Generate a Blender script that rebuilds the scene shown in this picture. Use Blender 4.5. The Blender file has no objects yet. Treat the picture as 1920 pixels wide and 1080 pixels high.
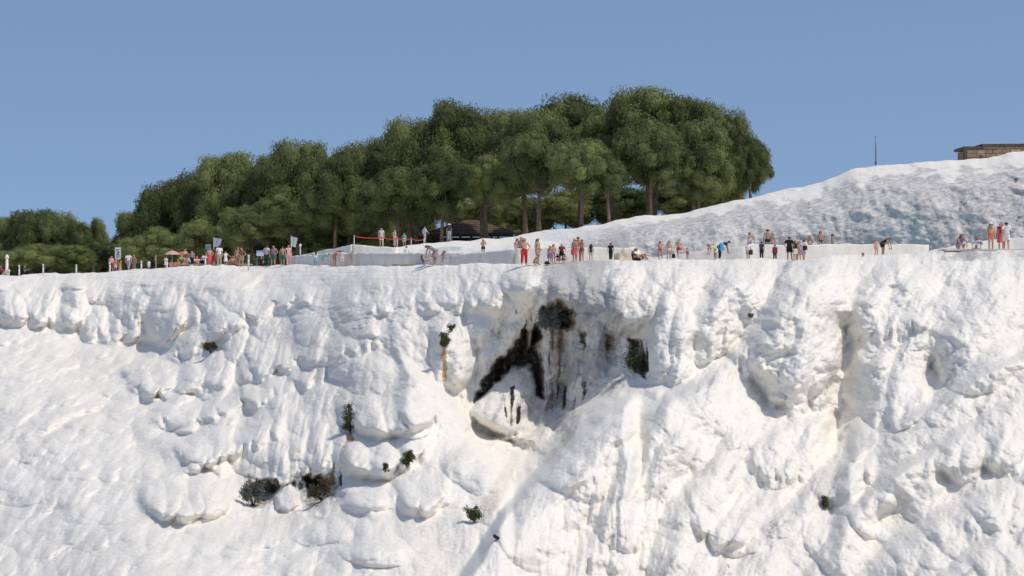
import bpy, bmesh, math, random
import numpy as np
from mathutils import Vector, Matrix, Euler

# ------------------------------------------------------------------ camera, sky, sun, exposure
scene = bpy.context.scene
COL = scene.collection
R = math.radians
FPX = 4290.0                       # focal length in photograph pixels (1920 wide)
cam_d = bpy.data.cameras.new('camera')
cam = bpy.data.objects.new('camera', cam_d); COL.objects.link(cam)
cam_d.sensor_width = 36.0
cam_d.lens = 36.0 * FPX / 1920.0
cam_d.clip_start = 0.5; cam_d.clip_end = 12000
cam.location = (0, 0, 0); cam.rotation_euler = (R(90), 0, 0)
scene.camera = cam

SUN_EL, SUN_AZ = R(59), R(-29)     # azimuth measured from +X (right) towards +Y (away)
world = bpy.data.worlds.new('World'); scene.world = world
world.use_nodes = True
wn = world.node_tree.nodes; wl = world.node_tree.links
sky = wn.new('ShaderNodeTexSky'); sky.sky_type = 'NISHITA'; sky.sun_disc = False
sky.sun_elevation = SUN_EL
sky.sun_rotation = R(90) - SUN_AZ
sky.altitude = 400; sky.air_density = 1.0; sky.dust_density = 1.3; sky.ozone_density = 1.6
bg = wn['Background']; bg.inputs['Strength'].default_value = 0.13
# the whole dome is read a little higher up, so the clear midday blue reaches the horizon
wtc = wn.new('ShaderNodeTexCoord'); wmp = wn.new('ShaderNodeMapping'); wmp.vector_type = 'POINT'
wmp.inputs['Location'].default_value = (0, 0, 0.22)
wnm = wn.new('ShaderNodeVectorMath'); wnm.operation = 'NORMALIZE'
wl.new(wtc.outputs['Generated'], wmp.inputs['Vector']); wl.new(wmp.outputs['Vector'], wnm.inputs[0])
wl.new(wnm.outputs['Vector'], sky.inputs['Vector'])
wl.new(sky.outputs['Color'], bg.inputs['Color'])

sun_d = bpy.data.lights.new('sun', 'SUN'); sun = bpy.data.objects.new('sun', sun_d); COL.objects.link(sun)
sun_d.energy = 2.48; sun_d.angle = R(0.5); sun_d.color = (1.0, 0.92, 0.80)
to_sun = Vector((math.cos(SUN_EL)*math.cos(SUN_AZ), math.cos(SUN_EL)*math.sin(SUN_AZ), math.sin(SUN_EL)))
sun.rotation_euler = to_sun.to_track_quat('Z', 'Y').to_euler()
sun.location = (60, 150, 80)

vs = scene.view_settings
vs.view_transform = 'Standard'; vs.look = 'None'; vs.gamma = 1.0; vs.exposure = 0.0
vs.use_curve_mapping = False

# ------------------------------------------------------------------ helpers
def at(px, py, Y):
    """the point at distance Y that a photograph pixel looks at"""
    return Vector(((px-960)/FPX*Y, Y, -(py-540)/FPX*Y))

def tag(o, label=None, cat=None, group=None, kind=None):
    if label: o['label'] = label
    if cat: o['category'] = cat
    if group: o['group'] = group
    if kind: o['kind'] = kind
    return o

def link(name, me, mat=None, parent=None):
    o = bpy.data.objects.new(name, me); COL.objects.link(o)
    if mat is not None and me is not None and len(me.materials) == 0: me.materials.append(mat)
    if parent is not None: o.parent = parent
    return o

def empty(name, loc=(0, 0, 0), rz=0.0):
    o = bpy.data.objects.new(name, None); COL.objects.link(o)
    o.location = loc; o.rotation_euler = (0, 0, rz); o.empty_display_size = 0.3
    return o

def grid_mesh(name, P, smooth=True, attrs=None):
    """P: (rows, cols, 3) array -> quad mesh"""
    nr, nc = P.shape[:2]
    me = bpy.data.meshes.new(name)
    idx = np.arange(nr*nc, dtype=np.int32).reshape(nr, nc)
    q = np.stack([idx[:-1, :-1], idx[1:, :-1], idx[1:, 1:], idx[:-1, 1:]], -1).reshape(-1, 4)
    me.vertices.add(nr*nc); me.vertices.foreach_set('co', P.reshape(-1).astype(np.float32))
    nf = len(q)
    me.loops.add(nf*4); me.loops.foreach_set('vertex_index', q.reshape(-1))
    me.polygons.add(nf)
    me.polygons.foreach_set('loop_start', np.arange(0, nf*4, 4, dtype=np.int32))
    if smooth: me.polygons.foreach_set('use_smooth', np.ones(nf, dtype=bool))
    me.update(calc_edges=True)
    for k, v in (attrs or {}).items():
        a = me.attributes.new(k, 'FLOAT', 'POINT'); a.data.foreach_set('value', v.reshape(-1).astype(np.float32))
    return me

# numpy noise
def _hash(ix, iy, seed):
    if ix.size > 20000:                     # hash the lattice once, then look it up
        x0 = int(ix.min()); y0 = int(iy.min()); w = int(ix.max())-x0+1; h = int(iy.max())-y0+1
        if w*h < ix.size:
            gxx, gyy = np.meshgrid(np.arange(x0, x0+w), np.arange(y0, y0+h))
            return _hash0(gxx, gyy, seed).ravel()[((iy-y0)*w+(ix-x0)).astype(np.int64)]
    return _hash0(ix, iy, seed)
def _hash0(ix, iy, seed):
    n = (ix.astype(np.int64)*374761393 + iy.astype(np.int64)*668265263 + seed*1442695041) & 0xffffffff
    n = ((n ^ (n >> 13))*1274126177) & 0xffffffff
    return ((n ^ (n >> 16)) & 0xffffff)/float(0xffffff)
def vnoise(x, y, seed=0):
    ix = np.floor(x); iy = np.floor(y); fx = x-ix; fy = y-iy
    ux = fx*fx*fx*(fx*(fx*6-15)+10); uy = fy*fy*fy*(fy*(fy*6-15)+10)
    def g(dx, dy):
        a = _hash(ix+dx, iy+dy, seed)*2*np.pi
        return np.cos(a)*(fx-dx)+np.sin(a)*(fy-dy)
    a = g(0, 0)*(1-ux)+g(1, 0)*ux; b = g(0, 1)*(1-ux)+g(1, 1)*ux
    return (a*(1-uy)+b*uy)*1.5
def fbm(x, y, seed=0, octv=4, gain=0.5):
    s = 0; a = 1
    for k in range(octv):
        s = s+a*vnoise(x, y, seed+k*17); x = x*2.03+11.3; y = y*2.03-7.1; a *= gain
    return s
def worley(x, y, seed=0, jit=0.9):
    ix = np.floor(x); iy = np.floor(y); f1 = np.full(x.shape, 9.0); f2 = f1.copy()
    for dx in (-1, 0, 1):
        for dy in (-1, 0, 1):
            cx = ix+dx+0.5+jit*(_hash(ix+dx, iy+dy, seed)-0.5)
            cy = iy+dy+0.5+jit*(_hash(ix+dx, iy+dy, seed+91)-0.5)
            d = (x-cx)**2+(y-cy)**2
            f2 = np.minimum(f2, np.maximum(f1, d)); f1 = np.minimum(f1, d)
    return np.sqrt(f1), np.sqrt(f2)
def sstep(a, b, x):
    t = np.clip((x-a)/(b-a), 0, 1); return t*t*(3-2*t)
def tps(pts, vals, qx, qy, smooth=0.0):
    """thin plate interpolation of scattered controls"""
    pts = np.array(pts, float)/500.0; n = len(pts)
    d = np.linalg.norm(pts[:, None]-pts[None], axis=2)
    K = np.where(d > 0, d*d*np.log(d+1e-12), 0)+smooth*np.eye(n)
    Pm = np.c_[np.ones(n), pts]
    A = np.zeros((n+3, n+3)); A[:n, :n] = K; A[:n, n:] = Pm; A[n:, :n] = Pm.T
    w = np.linalg.solve(A, np.r_[np.array(vals, float), 0, 0, 0])
    X = qx/500.0; Y = qy/500.0
    out = w[n]+w[n+1]*X+w[n+2]*Y
    for i in range(n):
        r2 = (X-pts[i, 0])**2+(Y-pts[i, 1])**2
        out = out+w[i]*0.5*r2*np.log(r2+1e-12)
    return out

# ------------------------------------------------------------------ materials
def mat_new(name):
    m = bpy.data.materials.new(name); m.use_nodes = True
    nt = m.node_tree; b = nt.nodes['Principled BSDF']
    return m, nt, b
_simple = {}
def simple(name, rgb, rough=0.75, noise=0.12, scale=6.0, spec=0.3, metal=0.0):
    """procedural paint / cloth / skin: colour with a little uneven wear"""
    if name in _simple: return _simple[name]
    m, nt, b = mat_new(name)
    tc = nt.nodes.new('ShaderNodeTexCoord'); n = nt.nodes.new('ShaderNodeTexNoise')
    n.inputs['Scale'].default_value = scale; n.inputs['Detail'].default_value = 4
    nt.links.new(tc.outputs['Object'], n.inputs['Vector'])
    rp = nt.nodes.new('ShaderNodeValToRGB')
    rp.color_ramp.elements[0].position = 0.3; rp.color_ramp.elements[1].position = 0.7
    rp.color_ramp.elements[0].color = tuple(max(0, c*(1-noise)) for c in rgb)+(1,)
    rp.color_ramp.elements[1].color = tuple(min(1, c*(1+noise)) for c in rgb)+(1,)
    nt.links.new(n.outputs['Fac'], rp.inputs['Fac']); nt.links.new(rp.outputs['Color'], b.inputs['Base Color'])
    b.inputs['Roughness'].default_value = rough; b.inputs['Specular IOR Level'].default_value = spec
    b.inputs['Metallic'].default_value = metal
    _simple[name] = m
    return m

def travertine_material():
    m, nt, b = mat_new('travertine')
    N = nt.nodes.new; L = nt.links.new
    tc = N('ShaderNodeTexCoord')
    def noise(scale, detail=5, rough=0.6, vec=None, stretch=None):
        n = N('ShaderNodeTexNoise'); n.inputs['Scale'].default_value = scale
        n.inputs['Detail'].default_value = detail; n.inputs['Roughness'].default_value = rough
        if stretch:
            mp = N('ShaderNodeMapping'); mp.inputs['Scale'].default_value = stretch
            L(tc.outputs['Object'], mp.inputs['Vector']); L(mp.outputs['Vector'], n.inputs['Vector'])
        else: L(tc.outputs['Object'], n.inputs['Vector'])
        return n.outputs['Fac']
    def ramp(f, p0, c0, p1, c1):
        r = N('ShaderNodeValToRGB'); e = r.color_ramp.elements
        e[0].position = p0; e[0].color = c0; e[1].position = p1; e[1].color = c1
        L(f, r.inputs['Fac']); return r.outputs['Color']
    def mix(fac, a, bb):
        x = N('ShaderNodeMix'); x.data_type = 'RGBA'
        if isinstance(fac, float): x.inputs[0].default_value = fac
        else: L(fac, x.inputs[0])
        for s, v in ((x.inputs[6], a), (x.inputs[7], bb)):
            if isinstance(v, tuple): s.default_value = v
            else: L(v, s)
        return x.outputs[2]
    def attr(nm):
        a = N('ShaderNodeAttribute'); a.attribute_name = nm; return a.outputs['Fac']
    def math2(op, a, bb):
        x = N('ShaderNodeMath'); x.operation = op; x.use_clamp = True
        for s, v in ((x.inputs[0], a), (x.inputs[1], bb)):
            if isinstance(v, (int, float)): s.default_value = v
            else: L(v, s)
        return x.outputs[0]
    big = noise(0.09, 4)
    col = ramp(big, 0.35, (0.91, 0.88, 0.81, 1), 0.68, (0.88, 0.84, 0.76, 1))
    # grey dirt in patches and in thin runs down the slope
    d1 = ramp(noise(0.7, 6, 0.65), 0.55, (0, 0, 0, 1), 0.78, (1, 1, 1, 1))
    d2 = ramp(noise(1.6, 5, 0.6, stretch=(1.6, 0.9, 0.7)), 0.56, (0, 0, 0, 1), 0.75, (1, 1, 1, 1))
    dd = math2('MULTIPLY', math2('ADD', d1, d2), 0.34)
    col = mix(dd, col, (0.64, 0.61, 0.56, 1))
    mot = ramp(noise(2.6, 5, 0.7), 0.46, (0, 0, 0, 1), 0.70, (1, 1, 1, 1))
    col = mix(math2('MULTIPLY', mot, 0.16), col, (0.66, 0.635, 0.60, 1))
    sp = ramp(noise(5.0, 3, 0.5), 0.66, (0, 0, 0, 1), 0.78, (1, 1, 1, 1))
    col = mix(math2('MULTIPLY', sp, 0.35), col, (0.42, 0.39, 0.35, 1))
    fine = noise(2.2, 6, 0.75)
    def stain_and_light(nm, colour, col, hi=1.0):  # overlays real stains, painted shade and a painted reflection tint
        f = math2('MULTIPLY', attr(nm), hi)
        # ragged edge: attribute shifted by noise
        g = N('ShaderNodeMath'); g.operation = 'MULTIPLY_ADD'
        L(fine, g.inputs[0]); g.inputs[1].default_value = 1.6; g.inputs[2].default_value = -0.8
        s = N('ShaderNodeMath'); s.operation = 'ADD'; L(f, s.inputs[0]); L(g.outputs[0], s.inputs[1])
        mr = N('ShaderNodeMapRange'); mr.inputs[1].default_value = 0.35; mr.inputs[2].default_value = 0.8
        L(s.outputs[0], mr.inputs[0])
        return mix(math2('MULTIPLY', mr.outputs[0], math2('MULTIPLY', f, 1.6)), col, colour)
    col = stain_and_light('pink', (0.74, 0.65, 0.58, 1), col, 0.9)
    col = stain_and_light('teal', (0.55, 0.60, 0.59, 1), col, 0.7)
    col = stain_and_light('grey', (0.48, 0.47, 0.46, 1), col, 0.95)
    col = stain_and_light('rust', (0.50, 0.27, 0.10, 1), col)
    col = stain_and_light('brown', (0.23, 0.175, 0.12, 1), col)
    col = stain_and_light('black', (0.035, 0.033, 0.03, 1), col)
    L(col, b.inputs['Base Color'])
    b.inputs['Roughness'].default_value = 0.85
    b.inputs['Specular IOR Level'].default_value = 0.15
    bp = N('ShaderNodeBump'); bp.inputs['Strength'].default_value = 1.0; bp.inputs['Distance'].default_value = 0.15
    h = math2('ADD', math2('MULTIPLY', noise(3.2, 6, 0.7), 0.7), math2('MULTIPLY', noise(1.1, 5, 0.65), 0.5))
    L(h, bp.inputs['Height']); L(bp.outputs['Normal'], b.inputs['Normal'])
    return m
M_TRAV = travertine_material()

# ------------------------------------------------------------------ the front travertine slope
def curve(tab):
    xs = np.array([t[0] for t in tab], float); ys = np.array([t[1] for t in tab], float)
    return lambda x: np.interp(x, xs, ys)
lip_py0 = curve([(-300, 521), (0, 517), (140, 512), (240, 506), (330, 501), (420, 497), (500, 498), (640, 499), (760, 498), (900, 495),
                 (1000, 497), (1060, 491), (1120, 489), (1200, 488), (1350, 486), (1500, 487), (1560, 479), (1640, 478), (1700, 475),
                 (1760, 470), (1920, 468), (2250, 462)])
_lip_s = lip_py0
def lip_py0(x):
    x = np.asarray(x, float); return _lip_s(x)+2.6*fbm(x*.017, x*0+.5, 301, 3)-1.2*sstep(.25, .0, np.abs(vnoise(x*.03, x*0+.3, 305)))
lip_Y = curve([(-300, 236), (0, 228), (140, 222), (270, 214), (400, 204), (500, 194), (600, 183), (700, 172), (850, 160), (980, 153), (1200, 151.5),
               (1480, 150), (1920, 148), (2250, 146)])

_lx = np.arange(-420, 2400, 4.0); _ly = lip_Y(_lx); _k = np.exp(-(np.arange(-30, 31)/12.0)**2); _k /= _k.sum()
_ls = np.convolve(np.pad(_ly, 30, mode='edge'), _k, 'valid')
def lip_Y(x): return np.interp(x, _lx, _ls)

CTRL = [(-250, 521, 236), (-250, 640, 226), (-250, 800, 204), (-250, 1080, 178), (-250, 1280, 165),
        (0, 517, 228), (0, 540, 223), (0, 615, 218), (0, 650, 213), (0, 720, 204), (0, 800, 195), (0, 940, 182), (0, 1080, 170), (0, 1280, 157),
        (140, 512, 222), (140, 540, 217), (140, 640, 212), (140, 680, 206), (140, 800, 189), (140, 1080, 163),
        (270, 504, 214), (270, 535, 209), (270, 652, 204), (270, 690, 198), (270, 800, 184), (270, 900, 173), (270, 1080, 156),
        (400, 497, 204), (400, 540, 198), (400, 650, 190), (400, 730, 184), (400, 800, 176), (400, 900, 168), (400, 980, 161), (400, 1080, 152),
        (520, 497, 195), (520, 560, 187), (520, 700, 176), (520, 800, 168), (520, 900, 162), (520, 970, 157), (520, 1080, 148), (520, 1280, 138),
        (700, 498, 172), (700, 560, 166), (700, 680, 160), (700, 800, 154), (700, 900, 149), (700, 980, 144), (700, 1080, 138),
        (850, 496, 160), (850, 560, 157), (850, 740, 152.5), (850, 820, 149), (850, 900, 144), (850, 1000, 138), (850, 1080, 134), (850, 1280, 125),
        (980, 495, 153), (980, 545, 151), (980, 640, 153), (980, 740, 152.5), (980, 830, 149), (920, 830, 149.5), (965, 900, 141), (960, 990, 135), (980, 1080, 130),
        (1100, 489, 152), (1100, 550, 149.5), (1100, 690, 150.5), (1080, 760, 149.5), (1130, 810, 141.5), (1090, 900, 137), (1100, 990, 133), (1100, 1080, 129.5), (1100, 1280, 121),
        (1200, 488, 151.5), (1200, 580, 148), (1190, 710, 147), (1240, 770, 140.5), (1220, 900, 135), (1220, 1080, 127.5),
        (1400, 487, 150.5), (1400, 560, 147), (1380, 690, 144), (1400, 790, 139), (1400, 950, 132.5), (1400, 1080, 127), (1400, 1280, 119),
        (1600, 479, 150), (1600, 560, 146), (1600, 700, 143), (1580, 800, 140.5), (1600, 880, 135.5), (1600, 1000, 129.5), (1600, 1080, 126),
        (1750, 472, 149), (1750, 560, 145), (1750, 680, 141.5), (1750, 770, 137), (1750, 900, 131), (1750, 1080, 123), (1750, 1280, 115),
        (1920, 468, 148), (1920, 560, 143.5), (1920, 680, 138.5), (1920, 800, 132.5), (1920, 950, 126), (1920, 1080, 120.5),
        (2200, 463, 146), (2200, 700, 136), (2200, 1080, 116), (2200, 1280, 108)]

# hand-set lobes: centre px, py, half width, half height, lean (deg, + leans down-left), relief factor
BIG = [(20, 585, 34, 36, 0, .9), (75, 588, 34, 34, 0, .9), (143, 572, 30, 50, 0, .9), (310, 600, 42, 60, 8, 1.0), (247, 580, 34, 40, 0, .8),
       (200, 548, 65, 28, 0, .6), (60, 548, 60, 22, 0, .6), (330, 540, 60, 26, 0, .6),
       (440, 558, 62, 36, 20, .9), (415, 612, 85, 32, 62, .9), (352, 655, 38, 28, 40, .9), (480, 603, 55, 28, 50, .8),
       (283, 708, 48, 36, 0, .8), (387, 715, 58, 44, 15, 1.0), (500, 688, 66, 36, 62, 1.0), (583, 672, 40, 32, 30, .9), (640, 662, 45, 34, 30, .8),
       (583, 622, 64, 36, 60, .8), (585, 568, 50, 28, 30, .7), (660, 600, 70, 40, 60, .7),
       (337, 790, 50, 28, 0, .9), (410, 775, 34, 38, 0, 1.1), (487, 755, 62, 34, 62, 1.0), (570, 735, 70, 36, 60, .9),
       (400, 852, 68, 44, 20, 1.0), (350, 938, 92, 52, 0, 1.0), (517, 852, 90, 64, 0, 1.2), (545, 785, 105, 52, 55, .8), (600, 850, 60, 60, 0, 1.0),
       (720, 775, 92, 58, 10, 1.1), (700, 866, 84, 44, 0, 1.1), (795, 928, 58, 48, 0, .9), (690, 938, 60, 34, 0, .7), (893, 880, 60, 58, 0, 1.0),
       (707, 722, 90, 46, 20, .9), (753, 648, 50, 38, 0, .7), (848, 668, 48, 84, 0, 1.0), (905, 610, 42, 60, 10, .9), (940, 668, 48, 88, 25, .9),
       (946, 770, 64, 66, 8, 1.5), (1030, 650, 26, 120, 0, 1.1), (1010, 545, 75, 52, 20, 1.1), (1100, 545, 60, 60, 0, .9), (1100, 660, 48, 110, 0, .5),
       (1170, 560, 60, 80, 10, .8), (1255, 640, 62, 112, 12, 1.2), (1225, 570, 60, 70, 20, .8),
       (1110, 840, 78, 170, 40, 1.0), (1020, 990, 90, 110, 35, .8), (1250, 850, 90, 140, 30, .8),
       (1335, 610, 56, 100, 25, .9), (1495, 640, 92, 150, 18, 1.25), (1400, 560, 60, 60, 30, .7),
       (1640, 590, 52, 66, 15, .9), (1700, 580, 60, 70, 20, .8), (1668, 715, 86, 120, 20, 1.15), (1610, 800, 42, 80, 15, .9), (1815, 650, 112, 100, 35, 1.0),
       (1340, 770, 90, 90, 35, .8), (1515, 810, 70, 60, 25, .7), (1457, 862, 48, 60, 12, .9), (1527, 850, 38, 54, 15, .8),
       (1803, 862, 50, 46, 5, .9), (1890, 856, 46, 46, 5, .9), (1563, 922, 66, 40, 45, .8), (1673, 895, 56, 48, 35, .9), (1633, 965, 52, 44, 30, .8),
       (1380, 995, 66, 52, 20, .9), (1445, 972, 50, 46, 20, .8), (1180, 960, 80, 80, 30, .8), (1290, 940, 80, 90, 30, .8), (1270, 1050, 80, 60, 20, .8),
       (1760, 980, 90, 50, 50, .7), (1850, 950, 80, 50, 50, .7), (1560, 1030, 90, 45, 50, .7), (1080, 1075, 90, 60, 25, .7), (1720, 1060, 110, 45, 55, .6),
       (120, 886, 32, 16, 0, 1.4), (163, 886, 30, 17, 0, 1.5), (205, 889, 26, 17, 0, 1.5), (245, 891, 26, 19, 0, 1.6), (284, 890, 24, 17, 0, 1.3), (60, 850, 44, 20, 0, 1.2), (110, 838, 36, 18, 0, 1.2), (30, 930, 60, 24, 0, 1.2), (140, 960, 60, 24, 0, 1.0), (230, 770, 50, 22, 0, 1.1), (130, 740, 60, 22, 0, 1.0), (40, 700, 60, 20, 0, 1.0), (480, 1010, 70, 26, 0, 1.1), (600, 1000, 60, 26, 0, 1.1), (540, 1060, 80, 26, 0, 1.0), (700, 1040, 70, 30, 10, 1.0)]
SUB = [(127, 612, 22, 27, 0, .9), (178, 618, 30, 32, 0, 1), (217, 610, 14, 38, 0, .9), (248, 624, 27, 32, 0, 1), (40, 575, 16, 30, 0, .8), (95, 575, 18, 32, 0, .8),
       (330, 610, 20, 40, 5, .7), (290, 600, 20, 44, 5, .7), (370, 600, 18, 30, 30, .7),
       (400, 620, 26, 26, 40, .8), (440, 596, 26, 24, 40, .8), (360, 700, 26, 30, 10, .7), (412, 712, 26, 34, 10, .7), (470, 700, 28, 26, 30, .8), (530, 680, 28, 26, 30, .8),
       (460, 755, 26, 26, 20, .8), (505, 742, 26, 26, 20, .8), (300, 700, 22, 24, 0, .6), (268, 715, 20, 22, 0, .6),
       (287, 938, 26, 30, 0, .9), (333, 950, 30, 36, 0, .9), (393, 938, 40, 44, 0, .9), (433, 946, 24, 30, 0, .8), (370, 870, 32, 26, 0, .9), (425, 845, 30, 28, 10, .8),
       (483, 845, 22, 40, 0, .9), (522, 850, 20, 44, 0, .7), (560, 830, 26, 36, 0, .7), (600, 840, 30, 44, 0, .8), (543, 940, 30, 28, 0, 1.0),
       (750, 780, 46, 44, 0, .8), (690, 790, 36, 36, 0, .8), (780, 740, 36, 30, 0, .7), (660, 860, 30, 34, 0, .8), (720, 862, 34, 38, 0, .8), (770, 830, 36, 30, 0, .7),
       (803, 572, 20, 24, 0, .9), (873, 570, 24, 28, 0, .9), (933, 572, 24, 30, 5, .9), (707, 578, 22, 18, 0, .9), (650, 575, 24, 20, 0, .8), (827, 555, 20, 18, 0, .7),
       (760, 560, 24, 20, 0, .7), (870, 690, 26, 50, 0, .8), (830, 640, 22, 30, 0, .8), (905, 660, 20, 50, 8, .7), (955, 640, 20, 50, 10, .6),
       (1070, 680, 18, 70, 0, .6), (1120, 640, 22, 70, 0, .6), (1150, 600, 22, 60, 5, .6), (1055, 545, 26, 44, 5, .6), (990, 545, 26, 40, 15, .6),
       (1235, 650, 24, 80, 8, .7), (1275, 660, 26, 90, 8, .7), (1330, 640, 26, 50, 15, .7), (1370, 690, 26, 36, 20, .7),
       (1450, 640, 30, 90, 18, .6), (1500, 680, 30, 90, 10, .6), (1545, 670, 28, 90, 10, .6), (1480, 560, 40, 50, 25, .5), (1640, 640, 24, 30, 5, .8), (1675, 630, 22, 28, 5, .8),
       (1640, 740, 26, 80, 12, .6), (1690, 730, 28, 80, 12, .6), (1720, 680, 26, 60, 15, .6), (1610, 820, 22, 60, 8, .7),
       (1780, 860, 20, 36, 5, .7), (1820, 865, 22, 38, 5, .7), (1880, 858, 22, 38, 5, .7), (1800, 650, 50, 50, 30, .5), (1860, 620, 50, 50, 30, .5)]
# recesses: px, py, half width, half height, lean, depth in metres
PITS = [(1092, 635, 10, 20, 0, .8), (1140, 640, 16, 34, 0, .6),
        (1195, 735, 32, 34, 0, 1.0), (1045, 770, 22, 70, 0, 1.5), (905, 810, 26, 34, -40, 1.5), (960, 850, 44, 40, 30, 1.6),
        (545, 935, 90, 30, 0, 1.6),
        (1438, 742, 34, 40, 10, 2.4), (1362, 690, 16, 22, 20, 1.0), (1592, 650, 14, 44, 12, 1.8), (1748, 705, 13, 50, 5, 1.8), (1560, 822, 15, 46, 12, 1.8),
        (1655, 795, 12, 50, 5, 1.0), (1615, 912, 10, 26, 20, 1.0), (1765, 895, 20, 14, 0, .8), (1350, 640, 9, 34, 15, 1.2), (1640, 640, 8, 20, 0, .5),
        (1420, 640, 10, 60, 22, .6), (345, 800, 24, 8, 0, .5), (440, 700, 10, 18, 0, 1.0), (378, 590, 8, 22, 0, 1.0), (395, 652, 14, 8, 30, .8),
        (840, 730, 18, 40, -25, 1.0), (1800, 885, 24, 10, 0, .5), (1850, 885, 10, 14, 0, .5), (1290, 560, 8, 30, 30, .5), (1195, 870, 12, 50, 15, .8)]

def ell(px, py, c, top=1.25, bot=0.85, warp=None):
    cx, cy, rx, ry, lean = c[:5]
    a = R(lean); dx = px-cx; dy = py-cy
    if warp is not None: dx = dx+warp[0]*min(rx, 40)*0.30; dy = dy+warp[1]*min(ry, 40)*0.30
    # flow axis b points down (and to the left when leaning)
    b = dy*math.cos(a)-dx*math.sin(a); u = dx*math.cos(a)+dy*math.sin(a)
    rb = np.where(b < 0, ry*top, ry*bot)
    return (u/rx)**2+(b/rb)**2, b/rb

def dome_layer(px, py, S, lobes, k, warp):
    H = np.zeros(px.shape)
    for c in lobes:
        m = (abs(px-c[0]) < 2.0*max(c[2], c[3])) & (abs(py-c[1]) < 2.0*max(c[2], c[3]))
        if not m.any(): continue
        r2, b = ell(px[m], py[m], c, top=1.6, warp=(warp[0][m], warp[1][m]))
        p = 1.3-0.55*sstep(-0.6, 0.7, b)
        T = k*c[5]*math.sqrt(c[2]*c[3])*((.55 if c[3] < 31 and c[4] == 0 and c[5] >= 1.0 and c[1] > 690 else 1.2) if c[0] < 720 else (.85 if c[0] > 1000 and c[1] > 780 else 1))
        h = T*np.clip(1-r2, 0, 1)**p*S[m]
        H[m] = np.maximum(H[m], h)
    return H

# folds that stand in front of what lies above them: polyline in px, py; step in metres; reach in px
EDGES = [([(800, 1180), (850, 1100), (905, 1010), (950, 940), (985, 900), (1020, 860), (1080, 808), (1140, 760), (1205, 722)], 5.0, 200),
         ([(735, 650), (785, 690), (830, 722), (870, 772), (905, 832), (945, 882), (968, 912)], 3.2, 130),
         ([(1195, 766), (1240, 745), (1290, 722), (1350, 695), (1385, 702)], 1.9, 90),
         ([(1425, 806), (1490, 785), (1575, 762)], 1.6, 60),
         ([(1560, 878), (1620, 825), (1680, 785), (1760, 740), (1840, 690), (1960, 635)], 2.6, 120),
         ([(-280, 600), (0, 613), (100, 626), (200, 650), (300, 676)], 1.0, 50),
         ([(1550, 966), (1640, 905), (1720, 850), (1775, 832)], 1.3, 60),
         ([(290, 690), (350, 684), (420, 652), (500, 610)], 0.8, 50),
         ([(280, 806), (340, 818), (440, 776), (560, 716)], 0.9, 50)]
POLYS = [([(968, 690), (925, 726), (880, 768), (896, 797), (925, 812), (952, 818), (984, 800), (1002, 772), (998, 730), (984, 702)], 3.2, 34),
         ([(548, 905), (557, 926), (560, 948), (540, 960), (520, 952), (517, 930), (532, 912)], 1.3, 12), 
         ([(990, 596), (999, 598), (996, 650), (988, 656)], 1.0, 6)]
CAVES = [([(1008, 598), (975, 625), (945, 662), (905, 712), (884, 757), (900, 752), (936, 722), (962, 694), (985, 690), (1000, 715), (1002, 742), (1018, 748), (1017, 690), (1013, 640), (1016, 610)], 4.0, 12),
         ([(1008, 572), (1045, 560), (1072, 578), (1080, 604), (1066, 622), (1040, 612), (1015, 604)], 2.4, 14),
         ([(558, 872), (568, 888), (600, 886), (640, 898), (644, 912), (622, 936), (596, 948), (574, 944), (566, 915), (560, 895)], 3.8, 20),
         ([(452, 912), (480, 900), (505, 894), (530, 902), (534, 918), (520, 944), (498, 956), (470, 952)], 3.4, 20),
         ([(1180, 628), (1206, 634), (1218, 690), (1212, 706), (1188, 700), (1176, 672)], 2.6, 20),
         ([(1086, 622), (1100, 628), (1102, 654), (1092, 650)], .9, 6), ([(1132, 622), (1150, 628), (1150, 668), (1136, 660)], .7, 10)]
def poly_sd(px, py, pts):
    """distance inside a polygon (negative outside)"""
    d = np.full(px.shape, 1e9); ins = np.zeros(px.shape, bool); n = len(pts)
    for i in range(n):
        ax, ay = pts[i]; bx, by = pts[(i+1) % n]
        t = np.clip(((px-ax)*(bx-ax)+(py-ay)*(by-ay))/((bx-ax)**2+(by-ay)**2), 0, 1)
        d = np.minimum(d, np.hypot(px-ax-t*(bx-ax), py-ay-t*(by-ay)))
        c = ((ay > py) != (by > py)) & (px < (bx-ax)*(py-ay)/(by-ay+1e-9)+ax); ins ^= c
    return np.where(ins, d, -d)
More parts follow.
